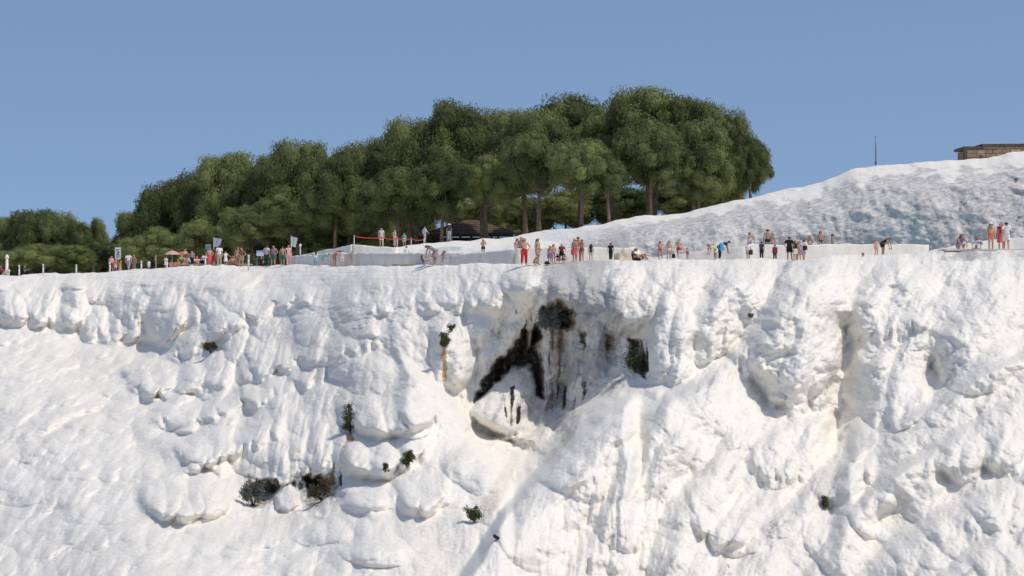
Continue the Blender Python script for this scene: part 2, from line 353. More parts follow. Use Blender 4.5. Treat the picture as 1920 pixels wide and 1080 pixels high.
# feet: the rock above each line swells out and ends there in a scalloped, overhanging foot
FEET = [([(-60, 612), (0, 614), (60, 616), (110, 624), (150, 642), (205, 646), (265, 654), (300, 657), (335, 634), (375, 602), (400, 580)], 1.3, 46),
        ([(300, 690), (325, 682), (345, 682), (375, 664), (420, 642), (455, 614), (520, 588), (600, 566)], 1.5, 40),
        ([(215, 720), (240, 736), (285, 756), (330, 758), (385, 748), (430, 722), (480, 722), (540, 708), (560, 694), (620, 692), (720, 660)], 1.5, 44),
        ([(270, 796), (300, 806), (340, 820), (380, 802), (440, 780), (500, 760), (560, 738), (680, 696)], 1.3, 36),
        ([(310, 862), (335, 876), (375, 893), (430, 872), (480, 850), (540, 815)], 1.3, 44),
        ([(250, 945), (270, 960), (300, 976), (340, 986), (400, 982), (450, 958)], 1.4, 60),
        ([(625, 872), (650, 884), (700, 906), (750, 892), (775, 880), (820, 858)], 1.5, 50),
        ([(725, 940), (745, 955), (790, 976), (830, 952), (860, 925)], 1.1, 50),
        ([(625, 790), (645, 802), (690, 824), (760, 822), (840, 788)], 1.2, 50),
        ([(640, 945), (660, 962), (700, 968), (740, 950)], .8, 36),
        ([(1385, 685), (1398, 705), (1420, 738), (1475, 780), (1540, 770), (1570, 755)], 1.2, 70),
        ([(1600, 640), (1640, 648), (1690, 638), (1745, 612)], .9, 40),
        ([(1580, 858), (1600, 852), (1640, 832), (1700, 792)], 1.0, 60),
        ([(1740, 884), (1790, 906), (1830, 892), (1860, 886), (1940, 882)], .6, 50),
        ([(1480, 985), (1550, 952), (1610, 936), (1650, 905)], .9, 46), ([(1290, 985), (1340, 1040), (1400, 1035), (1440, 1000)], .8, 50),
        ([(1395, 880), (1440, 915), (1500, 915), (1540, 895)], .9, 50), ([(780, 582), (830, 590), (900, 588), (950, 600)], .9, 30), ([(640, 590), (700, 594), (760, 580)], .8, 26)]
def feet_steps(px, py, wx, wz):
    H = np.zeros(px.shape)
    for n, (pts, h, reach) in enumerate(FEET):
        xs = [p[0] for p in pts]; ys = [p[1] for p in pts]
        m = (px > xs[0]) & (px < xs[-1]) & (py > min(ys)-3*reach) & (py < max(ys)+40)
        x = px[m]+wz[m]*5; y = py[m]
        ln = np.interp(x, xs, ys)
        sc = np.abs(vnoise(px[m]/46.0+.25*wx[m], px[m]*0+n*3.7, 200+n))          # scallops
        ln = ln+4-15*(1-np.clip(sc*2.2, 0, 1))**2
        d = ln-y                                                       # positive above the foot
        lob = 0.55+0.45*np.clip(sc*2.2, 0, 1)**.5
        win = sstep(xs[0], xs[0]+30, x)*sstep(xs[-1], xs[-1]-30, x)
        H[m] = np.maximum(H[m], win*h*lob*sstep(-4, 24, d)*np.exp(-(np.clip(d-10, 0, None)/reach)**2))
    return H
# long crests running from upper right to lower left: polyline, height m, width px
RIDGES = [([(1375, 688), (1300, 730), (1225, 790), (1192, 850), (1165, 930), (1120, 1010), (1080, 1090)], 2.0, 36),
          ([(1575, 490), (1490, 555), (1425, 630), (1385, 690)], 1.6, 34),
          ([(1700, 480), (1640, 540), (1605, 600)], 1.3, 30), ([(1440, 500), (1360, 560), (1300, 620), (1270, 690)], 1.2, 32),
          ([(1980, 615), (1850, 690), (1760, 742), (1680, 790), (1585, 868), (1500, 955), (1430, 1030), (1370, 1100)], 2.2, 40),
          ([(1990, 730), (1870, 790), (1780, 838), (1710, 880), (1645, 925), (1590, 990), (1530, 1070)], 2.0, 38),
          ([(1990, 880), (1900, 915), (1800, 965), (1710, 1015), (1620, 1090)], 1.8, 36),
          ([(1480, 785), (1400, 830), (1330, 895), (1275, 975), (1235, 1070)], 2.0, 38),
          ([(1320, 770), (1250, 840), (1205, 920), (1160, 1010), (1130, 1090)], 1.6, 34),
          ([(1560, 790), (1500, 850), (1440, 920), (1390, 990)], 1.4, 32), ([(1900, 500), (1830, 570), (1780, 640)], 1.2, 36), ([(1800, 480), (1740, 560), (1715, 620)], 1.1, 32),
          ([(1900, 1000), (1820, 1050), (1760, 1100)], 1.4, 34), ([(1130, 780), (1060, 850), (1010, 930), (975, 1020), (950, 1100)], 1.6, 40)]
def ridge_steps(px, py, wx, wz, wf):
    H = np.zeros(px.shape)
    m = px > 880; x = px[m]+wz[m]*8; y = py[m]+wx[m]*9
    for n, (pts, h, w) in enumerate(RIDGES):
        best = np.full(x.shape, 1e9); side = np.zeros(x.shape); al = np.zeros(x.shape); L = len(pts)-1
        for i in range(L):
            ax, ay = pts[i]; bx, by = pts[i+1]; dx, dy = bx-ax, by-ay; l2 = dx*dx+dy*dy
            t = ((x-ax)*dx+(y-ay)*dy)/l2; tc = np.clip(t, 0, 1)
            d = np.hypot(x-ax-tc*dx, y-ay-tc*dy); c = d < best
            best[c] = d[c]; side[c] = (dx*(y-ay)-dy*(x-ax))[c]; al[c] = ((i+tc)/L)[c]
        # side > 0: left / above the crest is the steep, shaded flank
        ww = np.where(side > 0, w*0.7, w*1.8)
        hh = h*sstep(0, .18, al)*(.75+.35*vnoise(al*5+n, al*0+n*1.7, 400+n))
        H[m] = np.maximum(H[m], hh*np.exp(-(best/ww)**2)*(1-.5*sstep(.85, 1, al)))
    return H
def edge_steps(px, py, wx, wz):
    H = np.zeros(px.shape)
    for pts, h, reach in EDGES:
        xs = [p[0] for p in pts]; ys = [p[1] for p in pts]
        x = px+wz*5
        ln = np.interp(x, xs, ys); sl = np.gradient(np.array(ys, float), np.array(xs, float)); k = 1/np.sqrt(1+np.interp(x, xs, sl)**2)
        d = (py+wx*5-ln)*k
        win = sstep(xs[0], xs[0]+35, x)*sstep(xs[-1], xs[-1]-35, x)
        H = H+win*h*sstep(-4, 22, d)*np.exp(-(np.clip(d, 0, None)/reach)**2)
    return H

def box5(A, ax):
    pads = [(0, 0), (0, 0)]; pads[ax] = (2, 2)
    B = np.pad(A, pads, mode='reflect', reflect_type='odd'); n = A.shape[ax]
    return sum(np.take(B, np.arange(k, k+n), axis=ax) for k in range(5))/5.0

def cushions(u, b, seed, ru=0.64, top=1.35, bot=0.66, p=0.9):
    """overlapping cushions that swell slowly downhill and end in a steep rounded foot"""
    iu = np.floor(u); ib = np.floor(b); out = np.zeros(u.shape)
    for dx in (-1, 0, 1):
        for dy in (-1, 0, 1, 2):
            h = _hash(iu+dx, ib+dy, seed+7)
            cu = iu+dx+0.5+0.8*(_hash(iu+dx, ib+dy, seed)-0.5); cb = ib+dy+0.5+0.9*(_hash(iu+dx, ib+dy, seed+91)-0.5)
            k = 0.75+0.5*h; db = b-cb
            r2 = ((u-cu)/(ru*k))**2+np.where(db < 0, db/top, db/bot)**2
            e = 1.15-(1.15-p)*sstep(0, bot*.8, db)
            out = np.maximum(out, (0.55+0.45*h)*np.clip(1-r2, 0, 1)**e)
    return out

def flow_angle(px, py):
    """lean of the run-off, 0 on the left to about 30 degrees on the right"""
    return R(6)+R(38)*sstep(900, 1400, px)+R(20)*sstep(420, 640, px)*(1-sstep(680, 820, px))*sstep(560, 620, py)

def cubic_sample(G, x, y):
    """Catmull-Rom lookup in a regular table"""
    x = np.clip(x, 1, G.shape[1]-3.001); y = np.clip(y, 1, G.shape[0]-3.001)
    ix = np.floor(x).astype(int); iy = np.floor(y).astype(int); fx = x-ix; fy = y-iy
    def wts(t): return (-.5*t+t*t-.5*t**3, 1-2.5*t*t+1.5*t**3, .5*t+2*t*t-1.5*t**3, -.5*t*t+.5*t**3)
    wx_, wy_ = wts(fx), wts(fy); out = 0
    for a in range(4):
        r = 0
        for b in range(4): r = r+wx_[b]*G[iy+a-1, ix+b-1]
        out = out+wy_[a]*r
    return out
_mx, _my = np.meshgrid(np.arange(-320, 2300, 10.0), np.arange(430, 1340, 8.0))
MACRO = tps([c[:2] for c in CTRL], [c[2] for c in CTRL], _mx, _my, 0.0005)
def slope_depth(px, py):
    """depth (m) of the rock face; features are sized in metres through the local scale S"""
    Ym = cubic_sample(MACRO, (px+320)/10.0, (py-430)/8.0)
    st = 1.5-0.2*sstep(820, 1050, px)
    ly = lip_Y(px); Ym = ly+st*(Ym-ly)
    S = Ym/FPX                                   # metres per photo pixel at that place
    X = (px-960)*S; Z = -(py-540)*S
    wx = fbm(X*0.30, Z*0.30+Ym*.1, 3, 3); wz = fbm(X*0.30+50, Z*0.30-20, 5, 3)
    wf = fbm(X*1.1, Z*1.1, 13, 3); wg = fbm(X*1.1+9, Z*1.1, 15, 3)
    H0 = 1.15*ridge_steps(px, py, wx, wz, wf)+edge_steps(px, py, wx, wz)*(1+.1*sstep(1180, 1300, px))+feet_steps(px, py, wx, wz)*(1+.25*sstep(860, 700, px)+.1*sstep(1000, 1150, px))
    H = H0+dome_layer(px, py, S, BIG, 0.85, (wx, wz))
    H = H+dome_layer(px, py, S, SUB, 0.75, (wz, wx))
    th = flow_angle(px, py)
    apron = np.clip(sstep(420, 230, px)*sstep(640, 690, py)+sstep(330, 120, px)*sstep(610, 640, py), 0, 1)
    apron = np.maximum(apron, sstep(980, 1040, py)*sstep(650, 430, px)*.8)
    gsl = np.gradient(Ym/st, axis=0)/np.maximum(np.gradient(-Z, axis=0), 1e-4)   # metres back per metre up
    gsl = box5(box5(-gsl, 0), 0)
    steep = sstep(3.2, 1.5, gsl)
    rough = (1-0.72*apron)*(0.3+0.7*steep)
    topz = sstep(0, 40, py-lip_py0(px))
    b = -Z*np.cos(th)-X*np.sin(th); u = X*np.cos(th)-Z*np.sin(th)
    b = b+0.35*wx+.08*wf; u = u+0.35*wz+.08*wg
    # cushions of three sizes
    right = sstep(880, 1150, px)
    H = H+rough*topz*(0.62*(1-right)*cushions(u/2.0, b/2.0, 11)+0.80*right*cushions(u/1.8, b/4.2, 13))
    H = H+rough*(0.35+.65*topz)*(0.38*(1-right)*cushions(u/0.9+3.3, b/1.0, 23)+0.44*right*cushions(u/0.9+3.3, b/1.8, 25))
    H = H+(0.05+.95*rough)*0.15*cushions(u/0.46+.4*wx, b/0.8, 37)+rough*.06*cushions(u/.24+.4*wz, b/.42, 39)
    # packed cauliflower lumps
    H = H+(.25+.75*rough)*0.24*cushions(X/.85+.35*wx+.15*wf, -Z/.72+.35*wz, 151, .66, .95, .7, .8)
    # low overlapping mounds of the gentle apron
    ap = np.clip(1-rough, 0, 1)*sstep(.15, .5, 1-rough)
    H = H+ap*(0.9*cushions(X/2.4+.3*wx, -Z/1.0+.3*wz, 153, .7, 1.0, .7, 1.0)+.35*cushions(X/1.1+.3*wz, -Z/.55+.3*wx, 155, .7, 1.0, .7, 1.0)+1.6*cushions(X/6.5+.25*wx, -Ym/9.0+.25*wz, 101, .75, 1.2, .6, 1.0)+0.65*cushions(X/2.3+.2*wz, -Ym/3.6+.3*wx, 103, .7, 1.2, .55, 1.0)+.14*cushions(X/.9, -Ym/1.5, 105))
    # drapery: runnels along the flow
    s = fbm(u*1.6, b*0.28, 41, 3); rib = np.clip(rough-.25, 0, 1)*(.12+.88*right)
    H = H+rib*0.13*s
    s = 1-2*np.abs(vnoise(u*2.6+.5*wf, b*0.34, 47)); H = H+rib*0.075*s
    s = 1-2*np.abs(vnoise(u*5.2, b*0.8, 49)); H = H+rib*0.045*s
    H = H+0.35*fbm(X*0.22, Z*0.4, 61, 3)*rough+(1-rough)*(1.0*fbm(X*.13, Ym*.10, 63, 3)+.12*fbm(X*.6, Ym*.4, 65, 3))+0.08*rough*fbm(X*2.1, Z*2.1, 71, 3)
    f1, f2 = worley(X*3.8, Z*3.8, 83); H = H+0.06*(1-np.clip(f1, 0, 1))*rough
    H = H+(1-topz)*sstep(1000, 600, px)*0.5*np.abs(fbm(X*.12, Z*2.2, 121, 3))
    pit = np.zeros(px.shape)
    for c in PITS:
        r2, _ = ell(px, py, c, 1.0, 1.0, (wx+0.9*wf, wz+0.9*wg))
        soft = c[0] > 1300 or c[5] < 1.2
        pit = np.maximum(pit, c[5]*(1 if soft else 1+.22*wf)*(0.5 if soft else 1)*(1-(sstep(0.0, 1.7, r2) if soft else sstep(0.3, 1.35, r2))))
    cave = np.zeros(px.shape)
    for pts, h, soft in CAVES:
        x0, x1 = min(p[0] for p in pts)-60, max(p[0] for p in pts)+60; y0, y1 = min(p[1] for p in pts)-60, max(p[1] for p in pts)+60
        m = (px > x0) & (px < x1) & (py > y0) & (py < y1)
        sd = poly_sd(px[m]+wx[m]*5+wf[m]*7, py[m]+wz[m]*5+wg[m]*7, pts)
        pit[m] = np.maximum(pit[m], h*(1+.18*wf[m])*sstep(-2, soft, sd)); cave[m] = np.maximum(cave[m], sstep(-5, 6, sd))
    for pts, h, soft in POLYS:
        sd = poly_sd(px+wx*4, py+wz*4, pts)
        k = np.clip(sd/soft, 0, 1); H = np.where(sd > 0, np.maximum(H, H*(1-k)+(H*.35+h)*k), H); pit = pit*(1-sstep(-6, 6, sd)); cave = cave*(1-sstep(-4, 3, sd))
    return Ym-H+pit, X, Z, wx+0.8*wf, wz+0.8*wg, cave

def blob(px, py, c, wx=0, wz=0, e0=0.3, e1=1.3):
    cx, cy, rx, ry, lean = c[:5]; a = R(lean)
    dx = px-cx+wx*min(8, 0.35*rx+2); dy = py-cy+wz*min(8, .35*ry+2)
    b = dy*math.cos(a)-dx*math.sin(a); u = dx*math.cos(a)+dy*math.sin(a)
    return (1-sstep(e0, e1, (u/rx)**2+(b/ry)**2))*(c[5] if len(c) > 5 else 1.0)
def blobs(px, py, lst, wx, wz):
    o = np.zeros(px.shape)
    for c in lst: o = np.maximum(o, blob(px, py, c, wx, wz))
    return o

NC, NR = 1090, 600
gx = np.linspace(-190, 2110, NC)
tt = np.linspace(0, 1, NR)
PX = np.repeat(gx[None], NR, 0)
PY = lip_py0(PX)+(1190-lip_py0(PX))*(tt[:, None]**1.12)
Yd, Xm, Zm, WX, WZ, CAVE = slope_depth(PX, PY)
STREAK = np.clip(0.5+1.3*fbm(PX*.11+.3*WX, PY*.012, 77, 4), 0, 1.3)
# roll the top edge over into the terrace
dl = (PY-lip_py0(PX))*Yd/FPX
roll = np.clip(1-dl/1.5, 0, 1)
Yd = Yd+3.0*(1-np.sqrt(np.clip(1-roll**2, 0, 1)))
P = np.stack([(PX-960)/FPX*Yd, Yd, -(PY-540)/FPX*Yd], -1)
# terrace floor behind the lip (joined to the same sheet): a few rows going back
back = []
for k, d in enumerate((110, 70, 40, 24, 14, 8, 4.5, 2.4, 1.0, 0.35)):
    r = P[0].copy(); r[:, 1] += d; r[:, 0] *= (r[:, 1]/P[0][:, 1])
    r[:, 2] += 0.05*fbm(r[:, 0]*.4, r[:, 1]*.4, 7, 3)*min(1, d/2)-0.03*min(1, d)
    back.append(r)
PB = np.stack(back)
skirt = []
for d in (1.5, 4, 9, 16):
    r = P[-1].copy(); r[:, 1] -= d*1.2; r[:, 2] -= d; skirt.append(r)
PA = np.concatenate([PB, P, np.stack(skirt)], 0)
nb = len(back); ns = len(skirt)
def pad(a): return np.concatenate([np.zeros((nb, NC)), a, np.repeat(a[-1:], ns, 0)], 0)
ST = {
 'black': np.clip(CAVE*np.clip(.2+.6*fbm(PX*.06, PY*.06, 141, 4), 0, .55)+STREAK*blobs(PX, PY, [(985, 612, 10, 34, 20, .7), (962, 740, 6, 30, 0, .8), (974, 765, 8, 34, 8, .9), (946, 775, 6, 22, 0, .8), (938, 805, 3, 9, 0, 1.1), (1062, 745, 8, 26, 0, .6), (724, 876, 4, 10, 0, .9),  # cave hollows: shade put into the colour as black; the streaks are stains
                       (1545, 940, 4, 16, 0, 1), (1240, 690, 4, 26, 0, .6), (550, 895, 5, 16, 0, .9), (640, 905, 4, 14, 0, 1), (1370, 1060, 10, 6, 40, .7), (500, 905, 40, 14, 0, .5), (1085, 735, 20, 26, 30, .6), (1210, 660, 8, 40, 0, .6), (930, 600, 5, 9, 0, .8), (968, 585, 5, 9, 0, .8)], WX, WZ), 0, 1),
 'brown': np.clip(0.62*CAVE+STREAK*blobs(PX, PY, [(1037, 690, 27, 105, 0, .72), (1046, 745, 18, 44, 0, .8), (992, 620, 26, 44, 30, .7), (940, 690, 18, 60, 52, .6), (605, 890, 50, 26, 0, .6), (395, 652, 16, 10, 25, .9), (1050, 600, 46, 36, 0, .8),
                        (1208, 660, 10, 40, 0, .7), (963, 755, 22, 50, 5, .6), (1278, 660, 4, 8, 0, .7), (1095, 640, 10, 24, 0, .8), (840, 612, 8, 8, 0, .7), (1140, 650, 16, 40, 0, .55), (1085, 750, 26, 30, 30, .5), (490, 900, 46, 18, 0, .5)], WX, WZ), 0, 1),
 'rust': blobs(PX, PY, [(832, 684, 6, 42, 0, .70), (832, 660, 8, 22, 0, .6), (655, 822, 9, 12, 0, .8), (645, 840, 6, 22, 15, .5), (1040, 650, 13, 50, 0, .5), (1030, 705, 10, 60, 0, .45), (1030, 752, 18, 30, 0, .5), (558, 845, 8, 8, 0, .5), (690, 630, 1, 1, 0, 0)], WX, WZ),
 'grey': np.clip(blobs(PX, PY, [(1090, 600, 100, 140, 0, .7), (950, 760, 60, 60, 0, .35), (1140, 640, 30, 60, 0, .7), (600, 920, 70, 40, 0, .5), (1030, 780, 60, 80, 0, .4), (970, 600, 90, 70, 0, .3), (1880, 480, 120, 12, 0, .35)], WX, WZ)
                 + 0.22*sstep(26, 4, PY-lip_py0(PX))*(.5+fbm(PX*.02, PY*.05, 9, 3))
                 + sstep(760, 1000, PX)*0.42*np.clip(fbm((PX+PY*.45)*.045, (PY-PX*.3)*.008, 19, 4)-.05, 0, 1)+0.3*np.clip(fbm(PX*.02, PY*.02, 29, 4)-.15, 0, 1)+.22*sstep(860, 1150, PX)*np.clip(.75+fbm(PX*.012, PY*.012, 31, 4), 0, 1.4), 0, 1),  # right side: dirt runs, plus shade of left-turned faces put into the colour
 'pink': blobs(PX, PY, [(820, 1040, 150, 40, 60, .5), (930, 930, 20, 70, 30, .7), (1440, 960, 60, 70, 0, .5), (1300, 980, 60, 60, 0, .4), (460, 1050, 60, 40, 50, .4), (1400, 760, 60, 60, 0, .35), (430, 740, 40, 30, 30, .35), (1180, 520, 160, 26, 0, .4)], WX, WZ),
 'teal': np.zeros(PX.shape),
}
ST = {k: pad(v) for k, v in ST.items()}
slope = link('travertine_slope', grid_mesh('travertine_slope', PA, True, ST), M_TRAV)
tag(slope, kind='structure')

def on_slope(px, py):
    """point on the built rock face nearest to a pixel of the photograph"""
    i = int(np.clip(np.searchsorted(gx, px), 0, NC-1)); j = int(np.argmin(abs(PY[:, i]-py)))
    return Vector(P[j, i].tolist())

# ------------------------------------------------------------------ valley floor, out to the horizon
def ground_material():
    m, nt, b = mat_new('valley_ground')
    n = nt.nodes.new('ShaderNodeTexNoise'); n.inputs['Scale'].default_value = 0.02; n.inputs['Detail'].default_value = 6
    tc = nt.nodes.new('ShaderNodeTexCoord'); nt.links.new(tc.outputs['Object'], n.inputs['Vector'])
    r = nt.nodes.new('ShaderNodeValToRGB'); r.color_ramp.elements[0].color = (0.32, 0.29, 0.23, 1); r.color_ramp.elements[1].color = (0.52, 0.49, 0.43, 1)
    nt.links.new(n.outputs['Fac'], r.inputs['Fac']); nt.links.new(r.outputs['Color'], b.inputs['Base Color'])
    b.inputs['Roughness'].default_value = 0.95
    return m
gv = np.linspace(-1, 1, 41); gv = np.sign(gv)*np.abs(gv)**2.2*5000
GX, GY = np.meshgrid(gv, gv[::-1]+100)
ground = link('ground', grid_mesh('ground', np.stack([GX, GY, -36+0.8*fbm(GX*.01, GY*.01, 5, 3)], -1)), ground_material())
tag(ground, kind='structure')

# ------------------------------------------------------------------ the upper travertine bank and the plateau it holds
crest_py = curve([(560, 492), (660, 478), (700, 470), (735, 463), (790, 457), (850, 452), (905, 449), (960, 445), (1000, 435), (1050, 430), (1100, 425), (1140, 416), (1180, 408), (1240, 402),
                  (1290, 400), (1310, 393), (1340, 384), (1400, 372), (1450, 360), (1500, 352), (1560, 335), (1600, 315), (1660, 310), (1760, 302), (1850, 296),
                  (1895, 286), (1920, 284), (2200, 264)])
_cp = crest_py; _cx = np.arange(500, 2300, 4.0); _ck = np.exp(-(np.arange(-12, 13)/4.0)**2); _ck /= _ck.sum()
_cs = np.convolve(np.pad(_cp(_cx), 12, mode='edge'), _ck, 'valid')
def crest_py(x): return np.interp(x, _cx, _cs)
crest_Y = curve([(560, 212), (700, 202), (960, 192), (1300, 183), (1600, 179), (1920, 174), (2200, 172)])
base_Y = curve([(560, 205), (700, 193), (960, 178), (1300, 171), (1600, 167), (1920, 160), (2200, 157)])
UC, UR = 620, 130
ux = np.linspace(560, 2180, UC); uv = np.linspace(0, 1, UR)          # 0 crest, 1 base
UX = np.repeat(ux[None], UR, 0); UV = np.repeat(uv[:, None], UC, 1)
wob = 3.0*fbm(UX*0.018, UX*0+3, 21, 3)
UY = crest_py(UX)*(1-UV)+wob*np.exp(-(UV/.06)**2)+497*UV
w = 1-UV
UD = base_Y(UX)+(crest_Y(UX)-base_Y(UX))*(0.27*w+0.73*w**5)
US = UD/FPX; WXu = (UX-960)*US; WZu = -(UY-540)*US
q1 = fbm(WXu*.35, WZu*.35, 31, 3); q2 = fbm(WXu*.35+40, WZu*.35, 33, 3)
fade = sstep(0, 0.12, UV)
UH = fade*0.45*cushions(WXu/3.2+.3*q1, -WZu/2.6+.3*q2, 51)+fade*0.13*cushions(WXu/1.2+.4*q2, -WZu/1.3, 53)+0.10*cushions(WXu/.5+.3*q1, -WZu/.6, 57)
UH = UH+0.35*q2+0.05*fbm(WXu*2, WZu*2, 59, 3)
# terraced rims near the top right
rim = sstep(1450, 1650, UX)*sstep(0.55, 0.1, UV)
UH = UH+rim*0.9*np.abs(((WZu+0.35*q1+.05*WXu)*.9) % 1.0-0.5)+0.42*sstep(.08, .25, UV)*np.abs(((WZu+.8*q1+.06*WXu)*.55) % 1.0-.5)+0.10*sstep(.1, .3, UV)*np.abs(fbm(WXu*.8, WZu*2.2, 67, 4))
UD2 = UD-UH*(0.25+.75*fade)
UP = np.stack([(UX-960)/FPX*UD2, UD2, -(UY-540)/FPX*UD2], -1)
ub = []
for d in (140, 90, 55, 32, 18, 9, 4, 1.5, 0.5):
    r = UP[0].copy(); r[:, 1] += d; r[:, 0] *= r[:, 1]/UP[0][:, 1]*1.0; r[:, 2] += -0.02*min(d, 3)+0.06*fbm(r[:, 0]*.3, r[:, 1]*.3, 4, 2)*min(1, d/4); ub.append(r)
UPA = np.concatenate([np.stack(ub), UP], 0); nub = len(ub)
def upad(a): return np.concatenate([np.repeat(a[:1]*0, nub, 0), a], 0)
UST = {'teal': upad(np.clip(blobs(UX, UY, [(1090, 445, 110, 18, 0, .8), (1560, 400, 90, 60, 0, .12), (1480, 440, 120, 20, 0, .15), (830, 468, 50, 6, 0, 1), (1700, 430, 120, 25, 0, .1)], q1, q2), 0, 1)),  # turquoise reflection tint put into the bank's colour
       'grey': upad(np.clip(0.69*sstep(0.02, 0.16, UV+0.08*q1+.10*fbm(UX*.03, UY*.08, 5, 3))*sstep(960, 1180, UX)+.3*sstep(.2, .5, UV)*(UX < 1180), 0, 1)),  # bank face: its own grey, plus shade put into the colour below the crest
       'brown': upad(blobs(UX, UY, [(1800, 385, 5, 16, 10, .7), (1905, 337, 5, 6, 0, .8), (1865, 380, 12, 14, 0, .45), (1830, 372, 12, 12, 0, .4), (1515, 385, 3, 10, 0, .6), (1210, 437, 3, 5, 0, .6), (1880, 345, 20, 15, 0, .3)], q1, q2)),
       'pink': upad(blobs(UX, UY, [(1750, 408, 30, 6, 0, .7), (1880, 350, 30, 30, 0, .5), (1360, 400, 50, 20, 0, .4)], q1, q2)),
       'rust': upad(UX*0), 'black': upad(UX*0)}
bank = link('upper_terrace_bank', grid_mesh('upper_terrace_bank', UPA, True, UST), M_TRAV)
tag(bank, kind='structure')
def bank_z(px): return -(float(crest_py(px))-540)/FPX*float(crest_Y(px))

# ------------------------------------------------------------------ generic mesh bits
def box_bm(bm, cx, cy, cz, sx, sy, sz, rot=None):
    r = bmesh.ops.create_cube(bm, size=1.0)
    Mx = Matrix.Translation((cx, cy, cz)) @ (rot.to_4x4() if rot is not None else Matrix.Identity(4)) @ Matrix.Diagonal((sx, sy, sz, 1))
    bmesh.ops.transform(bm, matrix=Mx, verts=r['verts']); return r['verts']
def tube_pts(bm, pts, radii, seg=8, cap=True):
    rings = []
    pts = [Vector(p) for p in pts]
    for i, p in enumerate(pts):
        d = (pts[min(i+1, len(pts)-1)]-pts[max(i-1, 0)]).normalized()
        a = Vector((1, 0, 0)) if abs(d.x) < 0.8 else Vector((0, 1, 0))
        u = d.cross(a).normalized(); v = d.cross(u)
        rings.append([bm.verts.new(p+(u*math.cos(t)+v*math.sin(t))*radii[i]) for t in (2*math.pi*k/seg for k in range(seg))])
    for a, b in zip(rings[:-1], rings[1:]):
        for k in range(seg): bm.faces.new((a[k], a[(k+1) % seg], b[(k+1) % seg], b[k]))
    if cap: bm.faces.new(rings[0][::-1]); bm.faces.new(rings[-1])
def bm_mesh(bm, name, smooth=False, bevel=0.0):
    if bevel:
        bmesh.ops.bevel(bm, geom=[e for e in bm.edges], offset=bevel, segments=2, affect='EDGES', profile=0.5)
    bmesh.ops.recalc_face_normals(bm, faces=bm.faces)
    me = bpy.data.meshes.new(name); bm.to_mesh(me); bm.free()
    if smooth: me.polygons.foreach_set('use_smooth', np.ones(len(me.polygons), dtype=bool))
    return me

# ------------------------------------------------------------------ retaining walls of the pools
def wall_material(name, c0, c1):
    m, nt, b = mat_new(name)
    tc = nt.nodes.new('ShaderNodeTexCoord'); mp = nt.nodes.new('ShaderNodeMapping'); mp.inputs['Scale'].default_value = (1.3, 1.3, 0.35)
    n = nt.nodes.new('ShaderNodeTexNoise'); n.inputs['Scale'].default_value = 1.3; n.inputs['Detail'].default_value = 5
    nt.links.new(tc.outputs['Object'], mp.inputs['Vector']); nt.links.new(mp.outputs['Vector'], n.inputs['Vector'])
    r = nt.nodes.new('ShaderNodeValToRGB'); e = r.color_ramp.elements
    e[0].position = .35; e[0].color = c0+(1,); e[1].position = .65; e[1].color = c1+(1,)
    nt.links.new(n.outputs['Fac'], r.inputs['Fac']); nt.links.new(r.outputs['Color'], b.inputs['Base Color'])
    n2 = nt.nodes.new('ShaderNodeTexNoise'); n2.inputs['Scale'].default_value = 4; n2.inputs['Detail'].default_value = 5
    nt.links.new(tc.outputs['Object'], n2.inputs['Vector'])
    bp = nt.nodes.new('ShaderNodeBump'); bp.inputs['Distance'].default_value = 0.05; bp.inputs['Strength'].default_value = .6
    nt.links.new(n2.outputs['Fac'], bp.inputs['Height']); nt.links.new(bp.outputs['Normal'], b.inputs['Normal'])
    b.inputs['Roughness'].default_value = 0.9
    return m
M_CREAM = wall_material('cream_wall', (0.78, 0.73, 0.64), (0.88, 0.84, 0.76))
M_SHADEW = wall_material('shade_wall', (0.64, 0.615, 0.575), (0.76, 0.735, 0.69))  # grey copy of the cream wall, its shade put into the colour

def pool_wall(name, pts, mat, label, thick=0.45, zbot=0.9, seed=0):
    """pts: (px, py of top, Y); a wall with slightly uneven, rounded top following the points"""
    tops = [at(*p) for p in pts]
    fine = []
    for a, b in zip(tops[:-1], tops[1:]):
        n = max(2, int((b-a).length/0.35))
        for k in range(n): fine.append(a.lerp(b, k/n))
    fine.append(tops[-1])
    c0 = tops[0].copy(); rows = []
    N = len(fine)
    for i, p in enumerate(fine):
        d = (fine[min(i+1, N-1)]-fine[max(i-1, 0)]); d.z = 0; d.normalize()
        nrm = Vector((d.y, -d.x, 0))
        if nrm.y > 0: nrm = -nrm                      # towards the camera
        wv = 0.07*float(fbm(np.array([i*.35]), np.array([seed*3.1]), seed, 3)[0])
        zt = p.z+wv; f = p+nrm*0.0; bk = p-nrm*thick
        bulge = 0.12*float(vnoise(np.array([i*.6]), np.array([seed+.5]), seed+2)[0])
        prof = [(f+nrm*0.10, zbot), (f+nrm*(0.05+bulge), (zbot+zt)/2), (f+nrm*bulge*.5, zt-0.10), (f-nrm*0.04, zt-0.02), (f-nrm*0.1, zt), (bk+nrm*.08, zt), (bk, zt-0.08), (bk, zbot)]
        rows.append([(q.x-c0.x, q.y-c0.y, z) for q, z in prof])
    Pw = np.array(rows)
    me = grid_mesh(name, Pw, True)
    bm = bmesh.new(); bm.from_mesh(me); bm.verts.ensure_lookup_table()
    nprof = Pw.shape[1]
    bm.faces.new([bm.verts[k] for k in range(nprof)]); bm.faces.new([bm.verts[(N-1)*nprof+k] for k in range(nprof)][::-1])
    bmesh.ops.recalc_face_normals(bm, faces=bm.faces); bm.to_mesh(me); bm.free()
    o = link(name, me, mat); o.location = (c0.x, c0.y, 0)
    return tag(o, label, 'wall')
